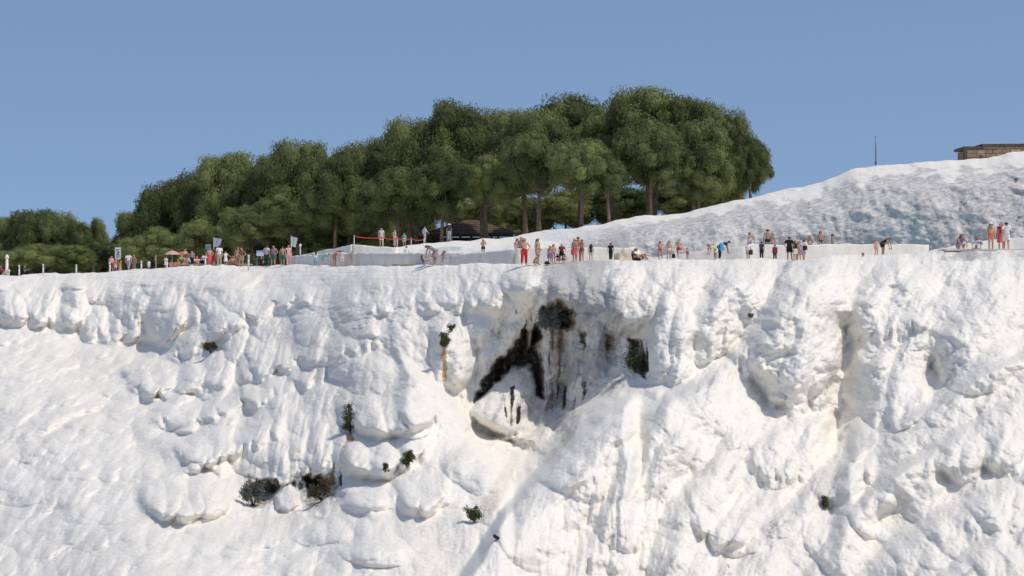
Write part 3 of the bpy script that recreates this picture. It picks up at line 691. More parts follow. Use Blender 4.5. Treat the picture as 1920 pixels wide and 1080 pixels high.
pool_wall('pool_wall', [(538, 481, 197), (620, 475, 188), (700, 474, 178), (790, 474, 171), (868, 475, 165.5)], M_CREAM, 'long cream pool wall with vertical streaks below the red barrier tape', seed=1)
pool_wall('pool_wall', [(842, 479, 165), (905, 472, 162.5), (964, 467, 160)], M_SHADEW, 'shade-grey pool wall with rising top left of the woman in long red trousers', seed=2)
pool_wall('pool_wall', [(966, 464, 159), (1080, 464, 158), (1189, 464, 157.5)], M_CREAM, 'cream pool wall behind the group of bathers in the middle', seed=3)
pool_wall('pool_wall', [(1190, 464, 157.9), (1201, 470, 164)], M_CREAM, 'short cream end wall turning back beside the black-clad man', seed=4)
pool_wall('pool_wall', [(1204, 484, 160), (1290, 474, 159), (1400, 460, 158)], M_SHADEW, 'shade-grey wall with top sloping up to the right behind the three bathers', seed=5)
pool_wall('pool_wall', [(1400, 458.5, 158.5), (1520, 457.5, 158), (1640, 457, 158), (1742, 459, 158)], M_CREAM, 'pale cream pool wall right of the dense group of standing visitors', seed=6)
pool_wall('pool_wall', [(540, 483, 204), (610, 468, 199), (658, 459, 196)], M_SHADEW, 'shade-grey ramp wall rising towards the barrier post', zbot=0.5, seed=7)
pool_wall('pool_wall', [(660, 459, 194), (700, 462, 193), (742, 464, 192)], M_CREAM, 'cream wall corner under the barrier tape', zbot=0.5, seed=8)
pool_wall('pool_wall', [(1745, 470, 158), (1820, 455, 159), (1890, 446, 160), (1935, 444, 160)], M_SHADEW, 'shade-grey sloping wall behind the seated pair at the right', seed=9)
pool_wall('pool_wall', [(1888, 433, 161), (1975, 431, 161)], M_SHADEW, 'low shade-grey parapet behind the man in white', zbot=4.0, seed=10)

def slab(px0, px1, py, Y, th, dep, mat, label):
    a = at(px0, py, Y); b = at(px1, py, Y)
    bm = bmesh.new(); n = 14
    top = []; bot = []
    for i in range(n+1):
        t = i/n; x = a.x+(b.x-a.x)*t-a.x; wv = 0.10*random.Random(i*7+int(px0)).uniform(-1, 1)
        for lst, z, off in ((top, 0, wv), (bot, -th, wv+0.12)):
            lst.append((bm.verts.new((x, off, z+0.02*math.sin(i*2.1))), bm.verts.new((x, dep, z))))
    for i in range(n):
        bm.faces.new((top[i][0], top[i+1][0], top[i+1][1], top[i][1])); bm.faces.new((bot[i][0], bot[i][1], bot[i+1][1], bot[i+1][0]))
        bm.faces.new((top[i][0], bot[i][0], bot[i+1][0], top[i+1][0]))
    bm.faces.new((top[0][0], top[0][1], bot[0][1], bot[0][0])); bm.faces.new((top[n][0], bot[n][0], bot[n][1], top[n][1]))
    o = link('stone_slab', bm_mesh(bm, 'stone_slab'), mat); o.location = a
    return tag(o, label, 'slab')
slab(1775, 1990, 466.5, 150.2, 0.16, 3.2, M_CREAM, 'flat pale stone slab under the man in white clothes')
M_DRY = simple('dry_edge', (0.42, 0.35, 0.26), 0.9, 0.4, 3.0)
slab(735, 868, 495.2, 170.5, 0.10, 1.2, M_DRY, 'brown crusted slab edge below the seated mauve figure')
slab(335, 470, 494.5, 211, 0.12, 1.5, M_DRY, 'brown stained slab edge under the left crowd')

# ------------------------------------------------------------------ trees
def leaf_material(name, c_dark, c_light, scale=0.6):
    m, nt, b = mat_new(name)
    N = nt.nodes.new; L = nt.links.new
    oi = N('ShaderNodeObjectInfo'); tc = N('ShaderNodeTexCoord')
    geo = N('ShaderNodeNewGeometry')
    n = N('ShaderNodeTexNoise'); n.inputs['Scale'].default_value = scale; n.inputs['Detail'].default_value = 3
    L(geo.outputs['Position'], n.inputs['Vector'])
    add = N('ShaderNodeMath'); add.operation = 'MULTIPLY_ADD'; L(oi.outputs['Random'], add.inputs[0]); add.inputs[1].default_value = 0.45
    L(n.outputs['Fac'], add.inputs[2])
    at_ = N('ShaderNodeAttribute'); at_.attribute_name = 'tint'
    add2 = N('ShaderNodeMath'); add2.operation = 'MULTIPLY_ADD'; L(at_.outputs['Fac'], add2.inputs[0]); add2.inputs[1].default_value = 0.35; L(add.outputs[0], add2.inputs[2])
    r = N('ShaderNodeValToRGB'); e = r.color_ramp.elements
    e[0].position = 0.45; e[0].color = c_dark+(1,); e[1].position = 1.15 if False else 1.0; e[1].color = c_light+(1,)
    L(add2.outputs[0], r.inputs['Fac']); L(r.outputs['Color'], b.inputs['Base Color'])
    b.inputs['Roughness'].default_value = 0.7; b.inputs['Specular IOR Level'].default_value = 0.2
    tr = N('ShaderNodeBsdfTranslucent'); L(r.outputs['Color'], tr.inputs['Color'])
    mx = N('ShaderNodeMixShader'); mx.inputs[0].default_value = 0.25
    out = nt.nodes['Material Output']
    L(b.outputs[0], mx.inputs[1]); L(tr.outputs[0], mx.inputs[2]); L(mx.outputs[0], out.inputs['Surface'])
    return m
M_PINE = leaf_material('pine_needles', (0.076, 0.102, 0.036), (0.25, 0.278, 0.102), 0.35)
M_BARK = simple('pine_bark', (0.20, 0.145, 0.105), 0.9, 0.35, 2.5)

def leaves_mesh(name, centres, normals, size, aspect, rng, tint, cores=None):
    """one quad per leaf tuft, facing roughly along normals; plus closed inner lumps"""
    n = len(centres)
    nr = normals+rng.normal(0, 0.45, (n, 3)); nr /= np.linalg.norm(nr, axis=1)[:, None]
    t = rng.normal(0, 1, (n, 3)); t -= (t*nr).sum(1)[:, None]*nr; t /= np.linalg.norm(t, axis=1)[:, None]
    b = np.cross(nr, t)
    sz = size*rng.uniform(0.6, 1.35, n)[:, None]
    A = t*sz; B = b*sz*aspect
    V = np.stack([centres-A, centres-B*1.0+A*.1, centres+A, centres+B*1.0-A*.1], 1).reshape(-1, 3)
    F = np.arange(4*n).reshape(n, 4)
    tv = np.repeat(tint, 4)
    verts = V.tolist(); faces = F.tolist()
    if cores is not None:
        for (c, r, tn) in cores:
            o = len(verts)
            for (x, y, z) in ICO_V: verts.append((c[0]+x*r[0], c[1]+y*r[1], c[2]+z*r[2]))
            faces += [[a+o for a in f] for f in ICO_F]; tv = np.r_[tv, np.full(len(ICO_V), tn)]
    me = bpy.data.meshes.new(name); me.from_pydata(verts, [], faces)
    a = me.attributes.new('tint', 'FLOAT', 'POINT'); a.data.foreach_set('value', tv.astype(np.float32))
    return me
_b = bmesh.new(); bmesh.ops.create_icosphere(_b, subdivisions=2, radius=1.0)
_b.verts.ensure_lookup_table(); ICO_V = [tuple(v.co) for v in _b.verts]; ICO_F = [[v.index for v in f.verts] for f in _b.faces]; _b.free()

def pine_variant(seed, flat=1.0, low=-0.5, npuff=52, full=False):
    """unit crown: radius about 1, height about 1 (z -0.5..0.5); lumps of needle tufts"""
    rng = np.random.default_rng(seed)
    C = []; Rr = []
    k = 0
    while len(C) < npuff and k < 4000:
        k += 1
        d = rng.normal(0, 1, 3); d /= np.linalg.norm(d)
        if d[2] < low and rng.random() < 0.8: continue
        rad = rng.uniform(0.62, 0.92) if rng.random() < 0.8 else rng.uniform(0.2, 0.6)
        wob = 1+0.22*math.sin(3*math.atan2(d[1], d[0])+seed)+0.12*math.sin(5*math.atan2(d[1], d[0])+2*seed)
        prof = 1.0 if d[2] > 0 else 1.0-0.25*abs(d[2])
        p = np.array([d[0]*rad*wob*prof, d[1]*rad*wob*prof, d[2]*rad*0.5*flat])
        if C and min(np.linalg.norm((p-c)*np.array([1, 1, 1.8])) for c in C) < 0.20: continue
        C.append(p); Rr.append(rng.uniform(0.20, 0.36))
    cs, ns, tn, cores = [], [], [], []
    for c, r in zip(C, Rr):
        n = int(13500*r*r)
        d = rng.normal(0, 1, (n, 3)); d /= np.linalg.norm(d, axis=1)[:, None]
        d = d[(d[:, 2] > -0.55) | (rng.random(n) < 0.35)]; n = len(d)
        lump = 1+0.22*np.sin(d[:, 0]*7+c[0]*9)*np.sin(d[:, 1]*7+c[1]*9)+0.15*np.sin(d[:, 2]*9+c[2]*20)
        rr = r*rng.uniform(0.80, 1.08, n)*lump
        sc = np.array([1, 1, 0.62])
        cs.append(c+d*rr[:, None]*sc); ns.append(d*np.array([1, 1, 1.3])+np.array([0, 0, 0.25]))
        t = rng.uniform(-0.5, 0.5); tn.append(t+rng.uniform(-0.5, 0.5, n))
        cores.append((c, (r*.74, r*.74, r*.46), t-.2))
    return leaves_mesh('pine_crown', np.concatenate(cs), np.concatenate(ns), 0.0215, 0.42, rng, np.concatenate(tn), cores), C
VARS = [pine_variant(i+3, flat=(1.0, 1.1, 0.9, 1.05, 1.0, .95)[i], low=(-0.45, -0.7, -0.3, -0.9, -0.5, -.6)[i], npuff=(54, 60, 46, 64, 50, 56)[i]) for i in range(6)]
for me, _ in VARS: me.materials.append(M_PINE)

def pine(px, top, bot, halfw, Y, var, lean=0.0, base_z=None, lowbase=None, label='', seed=0, trunks=1):
    rng = random.Random(seed*31+7)
    zt = at(px, top, Y).z; zb = at(px, bot, Y).z
    bz = base_z if base_z is not None else (bank_z(px)-0.1 if px > 700 else 1.6)
    t = empty('pine_tree', (at(px, bot, Y).x, Y, bz), 0)
    tag(t, label, 'tree', 'pines on the plateau behind the terraces')
    r = halfw/FPX*Y; h = zt-zb
    me, C = VARS[var]
    cr = link('crown', me, None, t)
    cr.location = (0, 0, (zt+zb)/2-bz); cr.scale = (r*1.04, r*1.04, h/1.12); cr.rotation_euler = (0, 0, rng.uniform(0, 6.28))
    for q in range(trunks):
        bm = bmesh.new()
        H = (zt+zb)/2-bz+h*0.1
        tr = max(0.14, 0.028*H)
        ox = (q-(trunks-1)/2)*0.5
        lx = lean*H+rng.uniform(-.4, .4); ly = rng.uniform(-.4, .4)
        pts = [(ox, 0, -0.6), (ox*1.1+lx*.05, ly*.05, H*.18), (ox*1.6+lx*.3, ly*.3, H*.45), (ox*1.6+lx*.35+.1, ly*.6, H*.7), (lx*.4, ly*.8, H)]
        tube_pts(bm, pts, [tr*1.35, tr, tr*.85, tr*.65, tr*.25], 9)
        for k in range(7):
            a = rng.uniform(0, 6.28); zf = rng.uniform(.45, .85)
            p0 = Vector((ox*1.6+lx*.33, ly*.6, H*zf)); L_ = r*rng.uniform(.45, .85)
            p1 = p0+Vector((math.cos(a)*L_*.5, math.sin(a)*L_*.5, h*.12)); p2 = p0+Vector((math.cos(a)*L_, math.sin(a)*L_, h*rng.uniform(.12, .25)))
            tube_pts(bm, [p0, p1, p2], [tr*.42, tr*.3, tr*.12], 6)
        link('trunk', bm_mesh(bm, 'pine_trunk', True), M_BARK, t)
    return t
# px, crown top, crown bottom, half width, Y, variant, lean, trunks, what singles it out
TREES = [
 (14, 412, 512, 48, 275, 1, 0, 1, 'low dark pine at the far left edge of the photo'),
 (62, 393, 512, 58, 272, 3, 0, 1, 'rounded pine second from the far left edge'),
 (112, 399, 512, 46, 270, 0, 0, 1, 'pine right of the rounded one in the far left clump'),
 (144, 415, 512, 30, 268, 4, 0, 1, 'narrow pine ending the far left clump'),
 (175, 405, 505, 24, 278, 5, 0, 1, 'slim young pine standing alone in the gap at the left'),
 (210, 438, 514, 44, 268, 2, 0, 1, 'low bushy pine behind the information sign'),
 (60, 455, 518, 60, 262, 5, 0, 1, 'low shady pine in front of the far left clump'),
 (135, 460, 516, 50, 260, 3, 0, 1, 'low shady pine right of the seated visitor in navy'),
 (262, 399, 512, 50, 262, 1, 0, 1, 'pine right of the gap in the left tree line'),
 (318, 336, 505, 54, 258, 3, 0, 1, 'first tall pine at the left end of the big grove'),
 (372, 316, 490, 58, 256, 0, 0, 1, 'tall pine second from the left end of the big grove'),
 (295, 425, 512, 60, 250, 4, 0, 1, 'low shady pine left of the pink parasol'),
 (428, 295, 470, 62, 252, 1, 0, 1, 'broad pine above the white-shirted man in the left crowd'),
 (395, 400, 500, 62, 246, 2, 0, 1, 'low dark pine behind the left crowd'),
 (495, 288, 465, 62, 246, 5, 0, 1, 'broad pine above the blue notice board'),
 (470, 385, 475, 58, 240, 0, 0, 1, 'low pine crown over the shade left of the white flag'),
 (560, 265, 450, 66, 240, 3, 0, 1, 'domed pine above the ramp wall'),
 (545, 360, 450, 56, 232, 2, 0, 1, 'lower pine crown above the white flag'),
 (628, 300, 448, 60, 224, 1, 0, 1, 'lighter yellow-green pine in front of the grove'),
 (655, 270, 430, 60, 240, 4, 0, 1, 'pine behind the lighter yellow-green one'),
 (712, 260, 425, 64, 232, 0, 0, 1, 'pine above the red barrier tape'),
 (775, 224, 425, 68, 226, 3, 0, 2, 'tall pine left of the pavilion roof with twin trunks'),
 (745, 310, 432, 66, 214, 5, 0, 1, 'lower front pine crown left of the pavilion'),
 (842, 201, 400, 72, 222, 1, 0, 1, 'tall pine above the left end of the pavilion roof'),
 (828, 285, 412, 58, 208, 2, .05, 1, 'front pine with low crown above the pavilion roof'),
 (905, 206, 380, 68, 224, 0, 0, 1, 'pine above the middle of the pavilion roof'),
 (912, 290, 398, 52, 210, 4, 0, 1, 'small-crowned pine over the right end of the pavilion'),
 (985, 204, 372, 78, 214, 3, -.06, 1, 'pine with leaning trunk right of the pavilion'),
 (1010, 225, 372, 62, 206, 1, 0, 1, 'pine with the light trunk left of the grove centre'),
 (1088, 172, 352, 84, 222, 5, 0, 1, 'very tall pine left of the highest one'),
 (1090, 262, 382, 60, 200, 0, 0, 1, 'front pine with low crown near the grove centre'),
 (1148, 186, 362, 68, 216, 2, 0, 1, 'pine between the two tallest crowns'),
 (1142, 286, 376, 38, 199, 4, 0, 1, 'small front pine with hanging branches near the grove centre'),
 (1222, 166, 350, 90, 212, 3, .02, 2, 'highest pine of the grove with a pair of reddish trunks'),
 (1220, 232, 362, 68, 202, 0, .02, 1, 'front crown below the highest pine'),
 (1300, 194, 376, 72, 210, 1, 0, 1, 'pine right of the highest one'),
 (1310, 265, 392, 56, 203, 5, 0, 1, 'front pine with sunlit crown above the white crest'),
 (1352, 203, 380, 58, 214, 0, 0, 1, 'pine near the right end of the grove'),
 (1388, 230, 378, 48, 211, 2, 0, 1, 'pine second from the right end of the grove'),
 (1408, 272, 376, 33, 205, 4, 0, 1, 'small pine at the right end of the grove'),
 (1165, 350, 425, 66, 232, 3, 0, 1, 'dark low pine seen between the trunks under the tallest crowns'),
 (1280, 350, 415, 70, 230, 1, 0, 1, 'dark low pine behind the trunks at the right'),
 (1060, 350, 438, 66, 234, 5, 0, 1, 'dark low pine between the trunks in the middle'),
 (990, 370, 445, 50, 240, 0, 0, 1, 'dark low pine right behind the pavilion'),
 (700, 390, 470, 60, 240, 2, 0, 1, 'dark low pine behind the barrier tape'),
 (935, 355, 440, 48, 246, 3, 0, 1, 'dark low pine seen over the right half of the pavilion roof'),
 (862, 360, 430, 50, 248, 5, 0, 1, 'dark low pine seen over the left half of the pavilion roof'),
 (610, 400, 478, 62, 242, 0, 0, 1, 'dark low pine behind the ramp wall'),
 (520, 410, 488, 55, 246, 4, 0, 1, 'dark low pine behind the notice board'),
 (770, 385, 452, 45, 240, 1, 0, 1, 'dark low pine left behind the pavilion'),
 (1350, 340, 392, 50, 226, 3, 0, 1, 'dark low pine at the foot of the right end of the grove'),
]
for i, (px, tp, bt, hw, Y, v, ln, nt_, lb) in enumerate(TREES):
    bz = 1.7 if px <= 600 else (None if px > 740 else 3.2)
    pine(px, tp, bt, hw, Y, v, ln, bz, label=lb, seed=i, trunks=nt_)

# low scrub closing the view under the left trees
M_SCRUB = leaf_material('scrub_leaves', (0.05, 0.07, 0.028), (0.14, 0.16, 0.06), 0.5)
for k, (px, tp, hw, lb) in enumerate([(-10, 470, 50, 'dark scrub bush at the left edge of the photo'), (95, 466, 60, 'dark scrub bush behind the second bollard'), (165, 462, 50, 'dark scrub bush behind the third bollard'),
        (232, 468, 45, 'dark scrub bush behind the man in white shirt and grey trousers'), (288, 462, 50, 'dark scrub bush behind the wooden stake'), (345, 458, 50, 'dark scrub bush behind the pink parasol'), (420, 455, 60, 'dark scrub bush behind the tall man in white'),
        (490, 450, 60, 'dark scrub bush behind the notice board'), (565, 450, 50, 'dark scrub bush behind the garden lamp post'), (640, 440, 60, 'dark scrub bush above the ramp wall'), (725, 435, 50, 'dark scrub bush behind the barrier tape'),
        (800, 425, 40, 'dark scrub bush left of the pavilion'), (30, 455, 45, 'dark scrub bush behind the stone pillar'), (1000, 405, 45, 'dark scrub bush right of the pavilion')]):
    Y = 285.0 if px < 600 else 250.0; zb = 1.4 if px < 600 else 3.0
    t = empty('scrub_bush', (at(px, tp, Y).x, Y, zb)); tag(t, lb, 'bush', 'scrub under the trees')
    r_ = hw/FPX*Y; h_ = at(px, tp, Y).z-zb
    c = link('foliage', VARS[k % 5][0], None, t); c.material_slots[0].link = 'OBJECT'; c.material_slots[0].material = M_SCRUB; c.location = (0, 0, h_*.35); c.scale = (r_*1.1, r_*.8, h_*1.25); c.rotation_euler = (0, 0, k*1.3)
    bm = bmesh.new()
    for q in range(3): tube_pts(bm, [(q*.2-.2, 0, -.5), (q*.4-.4, .1, h_*.5)], [.09, .04], 6)
    link('stems', bm_mesh(bm, 'stems', True), M_BARK, t)['kind'] = 'stuff'

# ------------------------------------------------------------------ pool water
def water_material():
    m, nt, b = mat_new('pool_water')
    n = nt.nodes.new('ShaderNodeTexNoise'); n.inputs['Scale'].default_value = 3
    tc = nt.nodes.new('ShaderNodeTexCoord'); nt.links.new(tc.outputs['Object'], n.inputs['Vector'])
    bp = nt.nodes.new('ShaderNodeBump'); bp.inputs['Distance'].default_value = 0.02; nt.links.new(n.outputs['Fac'], bp.inputs['Height'])
    nt.links.new(bp.outputs['Normal'], b.inputs['Normal'])
    b.inputs['Base Color'].default_value = (0.42, 0.66, 0.68, 1); b.inputs['Roughness'].default_value = 0.08
    return m
M_WATER = water_material()
def pool(px0, px1, Y0, Y1, z):
    a, b, c, d = [Vector(((p-960)/FPX*y, y, z)) for p, y in ((px0, Y0), (px1, Y0), (px1, Y1), (px0, Y1))]
    me = bpy.data.meshes.new('pool_water'); me.from_pydata([a, b, c, d], [], [(0, 1, 2, 3)])
    tag(link('pool_water', me, M_WATER), kind='structure')
pool(1402, 1740, 158.7, 166, 2.85); pool(968, 1188, 159.6, 170, 2.60); pool(702, 866, 179, 188, 2.5)

# ------------------------------------------------------------------ pavilion, stone ruin, pole, posts, signs, barrier
M_ROOF = simple('roof_tiles', (0.15, 0.10, 0.075), 0.85, 0.3, 3)
M_WOOD = simple('dark_wood', (0.10, 0.07, 0.05), 0.8, 0.3, 4)
def pavilion():
    a = at(798, 443, 228); b = at(968, 443, 228); zap = at(880, 413, 228).z; ze = at(880, 438, 228).z
    w = b.x-a.x; t = empty('pavilion', ((a.x+b.x)/2, 230, bank_z(880)-0.2))
    tag(t, 'low pavilion with brown hipped roof under the pines', 'pavilion')
    hz = ze-t.location.z; ha = zap-t.location.z; d = 3.0
    # roof: four slopes, each of tile courses
    apex = [(-w*.08, 0, ha), (w*.08, 0, ha)]
    cor = [(-w/2, -d, hz), (w/2, -d, hz), (w/2, d, hz), (-w/2, d, hz)]
    roof = empty('roof', (0, 0, 0)); roof.parent = t
    def slope_part(p0, p1, q1, q0, n=6):
        p0, p1, q0, q1 = map(Vector, (p0, p1, q0, q1))
        for k in range(n):
            t0, t1 = k/n, (k+1)/n+0.02
            A, B = p0.lerp(q0, t0), p1.lerp(q1, t0); C, D = p1.lerp(q1, t1), p0.lerp(q0, t1)
            bm = bmesh.new(); nn = (B-A).cross(D-A).normalized()*0.05
            if nn.z < 0: nn = -nn
            lo = [bm.verts.new(v) for v in (A, B, C, D)]; hi = [bm.verts.new(v+nn*f) for v, f in ((A, 2), (B, 2), (C, 1), (D, 1))]
            bm.faces.new(lo); bm.faces.new(hi)
            for i in range(4): bm.faces.new((lo[i], lo[(i+1) % 4], hi[(i+1) % 4], hi[i]))
            link('tile_course', bm_mesh(bm, 'tile_course'), M_ROOF, roof)
    slope_part(cor[0], cor[1], apex[1], apex[0]); slope_part(cor[2], cor[3], apex[0], apex[1])
    slope_part(cor[1], cor[2], apex[1], apex[1]); slope_part(cor[3], cor[0], apex[0], apex[0])
    for i in range(5):
        for y in (-d+.4, d-.4):
            bm = bmesh.new(); box_bm(bm, -w/2+.4+(w-.8)*i/4, y, hz/2, .16, .16, hz); link('post', bm_mesh(bm, 'post', False, .02), M_WOOD, t)
    bm = bmesh.new(); box_bm(bm, 0, d-.6, hz*.42, w-1.2, .1, hz*.8); link('back_panel', bm_mesh(bm, 'back_panel'), M_WOOD, t)
    for y in (-d+.4, d-.4):
        bm = bmesh.new(); box_bm(bm, 0, y, hz-.12, w-.6, .14, .2); link('beam', bm_mesh(bm, 'beam'), M_WOOD, t)
pavilion()

M_STONE = [simple('ruin_stone_a', (0.36, 0.26, 0.17), .9, .25, 4), simple('ruin_stone_b', (0.30, 0.215, 0.14), .9, .25, 4), simple('ruin_stone_c', (0.41, 0.30, 0.20), .9, .25, 4)]
M_CAP = simple('ruin_cap', (0.10, 0.08, 0.065), .9, .3, 3)
def ruin():
    Y = 186.0; a = at(1812, 289, Y); b = at(2010, 289, Y)
    t = empty('stone_building', (a.x, Y, bank_z(1850)-0.4)); tag(t, 'old stone building with dark flat top at the upper right', 'building')
    ztop = at(1850, 280, Y).z-t.location.z; W = b.x-a.x; rng = random.Random(5)
    bm = bmesh.new(); box_bm(bm, W/2, 2.0, ztop/2, W-.1, 3.8, ztop-.1); link('wall', bm_mesh(bm, 'wall'), M_STONE[1], t)
    cs = 5; ch = ztop/cs
    for c in range(cs):
        x = 0
        while x < W:
            l = rng.uniform(.45, .95); l = min(l, W-x)
            bm = bmesh.new(); box_bm(bm, x+l/2, rng.uniform(-.02, .02), ch*(c+.5), l-.03, .3, ch-.03)
            link('stone_block', bm_mesh(bm, 'stone_block', False, .02), rng.choice(M_STONE), t); x += l
    for x0, x1, z in ((-.25, W*.16, ztop+.1), (W*.14, W+.2, ztop+.34)):
        x = x0
        while x < x1-.05:
            l = min(rng.uniform(1.0, 1.9), x1-x)
            bm = bmesh.new(); box_bm(bm, x+l/2, 1.9+rng.uniform(-.05, .05), z+rng.uniform(-.03, .03), l-.02, 4.3, .22); link('cap_slab', bm_mesh(bm, 'cap_slab', False, .03), M_CAP, t); x += l
    bm = bmesh.new(); box_bm(bm, W*.57, .1, ztop+.11, W*.84, .28, .22); link('upper_course', bm_mesh(bm, 'upper_course', False, .02), M_STONE[2], t)
    bm = bmesh.new(); box_bm(bm, -.12, .0, ztop*.5, .22, .5, ztop*1.02); link('corner_pier', bm_mesh(bm, 'corner_pier', False, .03), M_CAP, t)
    bm = bmesh.new(); box_bm(bm, W*.14, -.17, ztop*.62, .28, .12, .3); link('niche_shade', bm_mesh(bm, 'niche_shade'), M_CAP, t)  # solid dark block on the wall face, coloured as the shade of a recess
ruin()

M_STEEL = simple('steel_grey', (0.17, 0.18, 0.20), .5, .1, 5, .5, .4)
M_WHITE = simple('white_paint', (0.78, 0.77, 0.74), .6, .08, 6)
M_RED = simple('red_tape', (0.55, 0.07, 0.05), .6, .1, 4)
def pole():
    p = at(1642, 311, 182); t = empty('metal_pole', p); tag(t, 'thin dark metal pole standing on the white crest', 'pole')
    h = (311-258)/FPX*182
    bm = bmesh.new(); tube_pts(bm, [(0, 0, -.3), (0, 0, h*.6), (0, 0, h)], [.055, .045, .03], 8); link('shaft', bm_mesh(bm, 'shaft', True), M_STEEL, t)
    bm = bmesh.new(); box_bm(bm, 0, -.02, .24, .17, .15, .26); link('junction_box', bm_mesh(bm, 'junction_box', False, .02), M_STEEL, t)
    bm = bmesh.new(); tube_pts(bm, [(0, 0, h), (0, 0, h+.12)], [.05, .02], 8); link('finial', bm_mesh(bm, 'finial', True), M_STEEL, t)
pole()

lip_old = curve([(-300, 252), (0, 240), (140, 231), (270, 221), (400, 207), (500, 195), (600, 183)])
def ny(px, Y): return Y-(float(lip_old(px))-float(lip_Y(px))) if px < 600 else Y
def zlip(px): return -(float(lip_py0(px))-540)/FPX*float(lip_Y(px))
def on_terrace(px, Y): return Vector(((px-960)/FPX*Y, Y, zlip(px)-0.03))
POSTS = [(36, 497, 'first white bollard from the left edge of the terrace'), (81, 495, 'second white bollard from the left edge of the terrace'), (143, 496, 'third white bollard from the left, alone before the dark trees'),
         (206, 491, 'white bollard in front of the information sign'), (265, 489, 'thin white bollard between the couple and the small child'), (313, 486, 'white bollard in front of the pink parasol'),
         (385, 480, 'white bollard in front of the man crouching in white'), (466, 478, 'white bollard in front of the dark shade under the pines')]
for k, (px, tp, lb) in enumerate(POSTS):
    Y = float(lip_Y(px))+0.6; b = on_terrace(px, Y); h = (540-tp)/FPX*Y-b.z
    t = empty('bollard', b); tag(t, lb, 'bollard', 'white bollards along the terrace edge')
    bm = bmesh.new(); tube_pts(bm, [(0, 0, -.3), (0, 0, h*.93)], [.085, .075], 10); link('shaft', bm_mesh(bm, 'shaft', True), M_WHITE, t)
    bm = bmesh.new(); tube_pts(bm, [(0, 0, h*.93), (0, 0, h*.97), (0, 0, h)], [.11, .115, .05], 10); link('cap', bm_mesh(bm, 'cap', True), M_WHITE, t)
    bm = bmesh.new(); tube_pts(bm, [(0, 0, h*.7), (0, 0, h*.76)], [.092, .092], 10); link('ring', bm_mesh(bm, 'ring', True), M_STEEL, t)

def stone_finial():
    Y = ny(13, 246); p = on_terrace(13, Y); h = (540-477)/FPX*Y-p.z
    t = empty('stone_pillar', p); tag(t, 'slender pale stone pillar at the far left edge', 'pillar')
    bm = bmesh.new(); tube_pts(bm, [(0, 0, -.2), (0, 0, .25), (0, 0, .3), (0, 0, h*.8)], [.26, .24, .17, .13], 10); link('shaft', bm_mesh(bm, 'shaft', True), M_CREAM, t)
    bm = bmesh.new(); tube_pts(bm, [(0, 0, h*.8), (0, 0, h*.86), (0, 0, h*.94), (0, 0, h)], [.16, .22, .15, .04], 10); link('capital', bm_mesh(bm, 'capital', True), M_CREAM, t)
stone_finial()

def info_sign():
    Y = ny(221, 243); p = on_terrace(221, Y); zt = (540-464)/FPX*Y-p.z; zb = (540-487)/FPX*Y-p.z; w = 11/FPX*Y
    t = empty('information_sign', p); tag(t, 'upright white information sign with dark pictograms by the left crowd', 'sign')
    for x in (-w*.38, w*.38):
        bm = bmesh.new(); tube_pts(bm, [(x, .04, -.2), (x, .04, zt-.05)], [.035, .035], 8); link('post', bm_mesh(bm, 'post', True), M_STEEL, t)
    bm = bmesh.new(); box_bm(bm, 0, 0, (zt+zb)/2, w, .05, zt-zb); link('board', bm_mesh(bm, 'board', False, .01), simple('sign_face', (.62, .66, .68), .5, .05), t)
    M_INK = simple('sign_ink', (.05, .055, .06), .6, .1)
    rng = random.Random(3); H = zt-zb
    for k, (cx, cz, sx, sz) in enumerate([(-.05, .82, .5, .05), (-.1, .74, .36, .04), (.05, .58, .34, .16), (-.15, .40, .22, .12), (.18, .40, .2, .14), (0, .24, .56, .04), (-.05, .17, .44, .04)]):
        bm = bmesh.new(); box_bm(bm, cx*w, -.03, zb+cz*H, sx*w, .012, sz*H); link('pictogram', bm_mesh(bm, 'pictogram'), M_INK, t)
info_sign()

def board(px, top, bot, wpx, Y, label, rgb, name='notice_board'):
    Y = ny(px, Y); p = on_terrace(px, Y); zt = (540-top)/FPX*Y-p.z; zb = (540-bot)/FPX*Y-p.z; w = wpx/FPX*Y
    t = empty(name, p); tag(t, label, 'board')
    for x in (-w*.42, w*.42):
        bm = bmesh.new(); tube_pts(bm, [(x, .05, -.2), (x, .05, zt)], [.035, .03], 8); link('post', bm_mesh(bm, 'post', True), M_STEEL, t)
    bm = bmesh.new(); box_bm(bm, 0, 0, (zt+zb)/2, w, .05, zt-zb); link('panel', bm_mesh(bm, 'panel', False, .01), simple('board_%s' % name+str(px), rgb, .5, .08), t)
    bm = bmesh.new(); box_bm(bm, 0, -.035, zt-.08, w*.96, .02, .1); link('header_strip', bm_mesh(bm, 'header_strip'), simple('board_blue', (.25, .38, .6), .5), t)
board(488, 470, 480, 14, 206, 'low pale blue notice board in the shade of the pines', (.55, .64, .75))
board(390, 458, 468, 10, 226, 'small teal notice board above the left crowd', (.12, .24, .22))

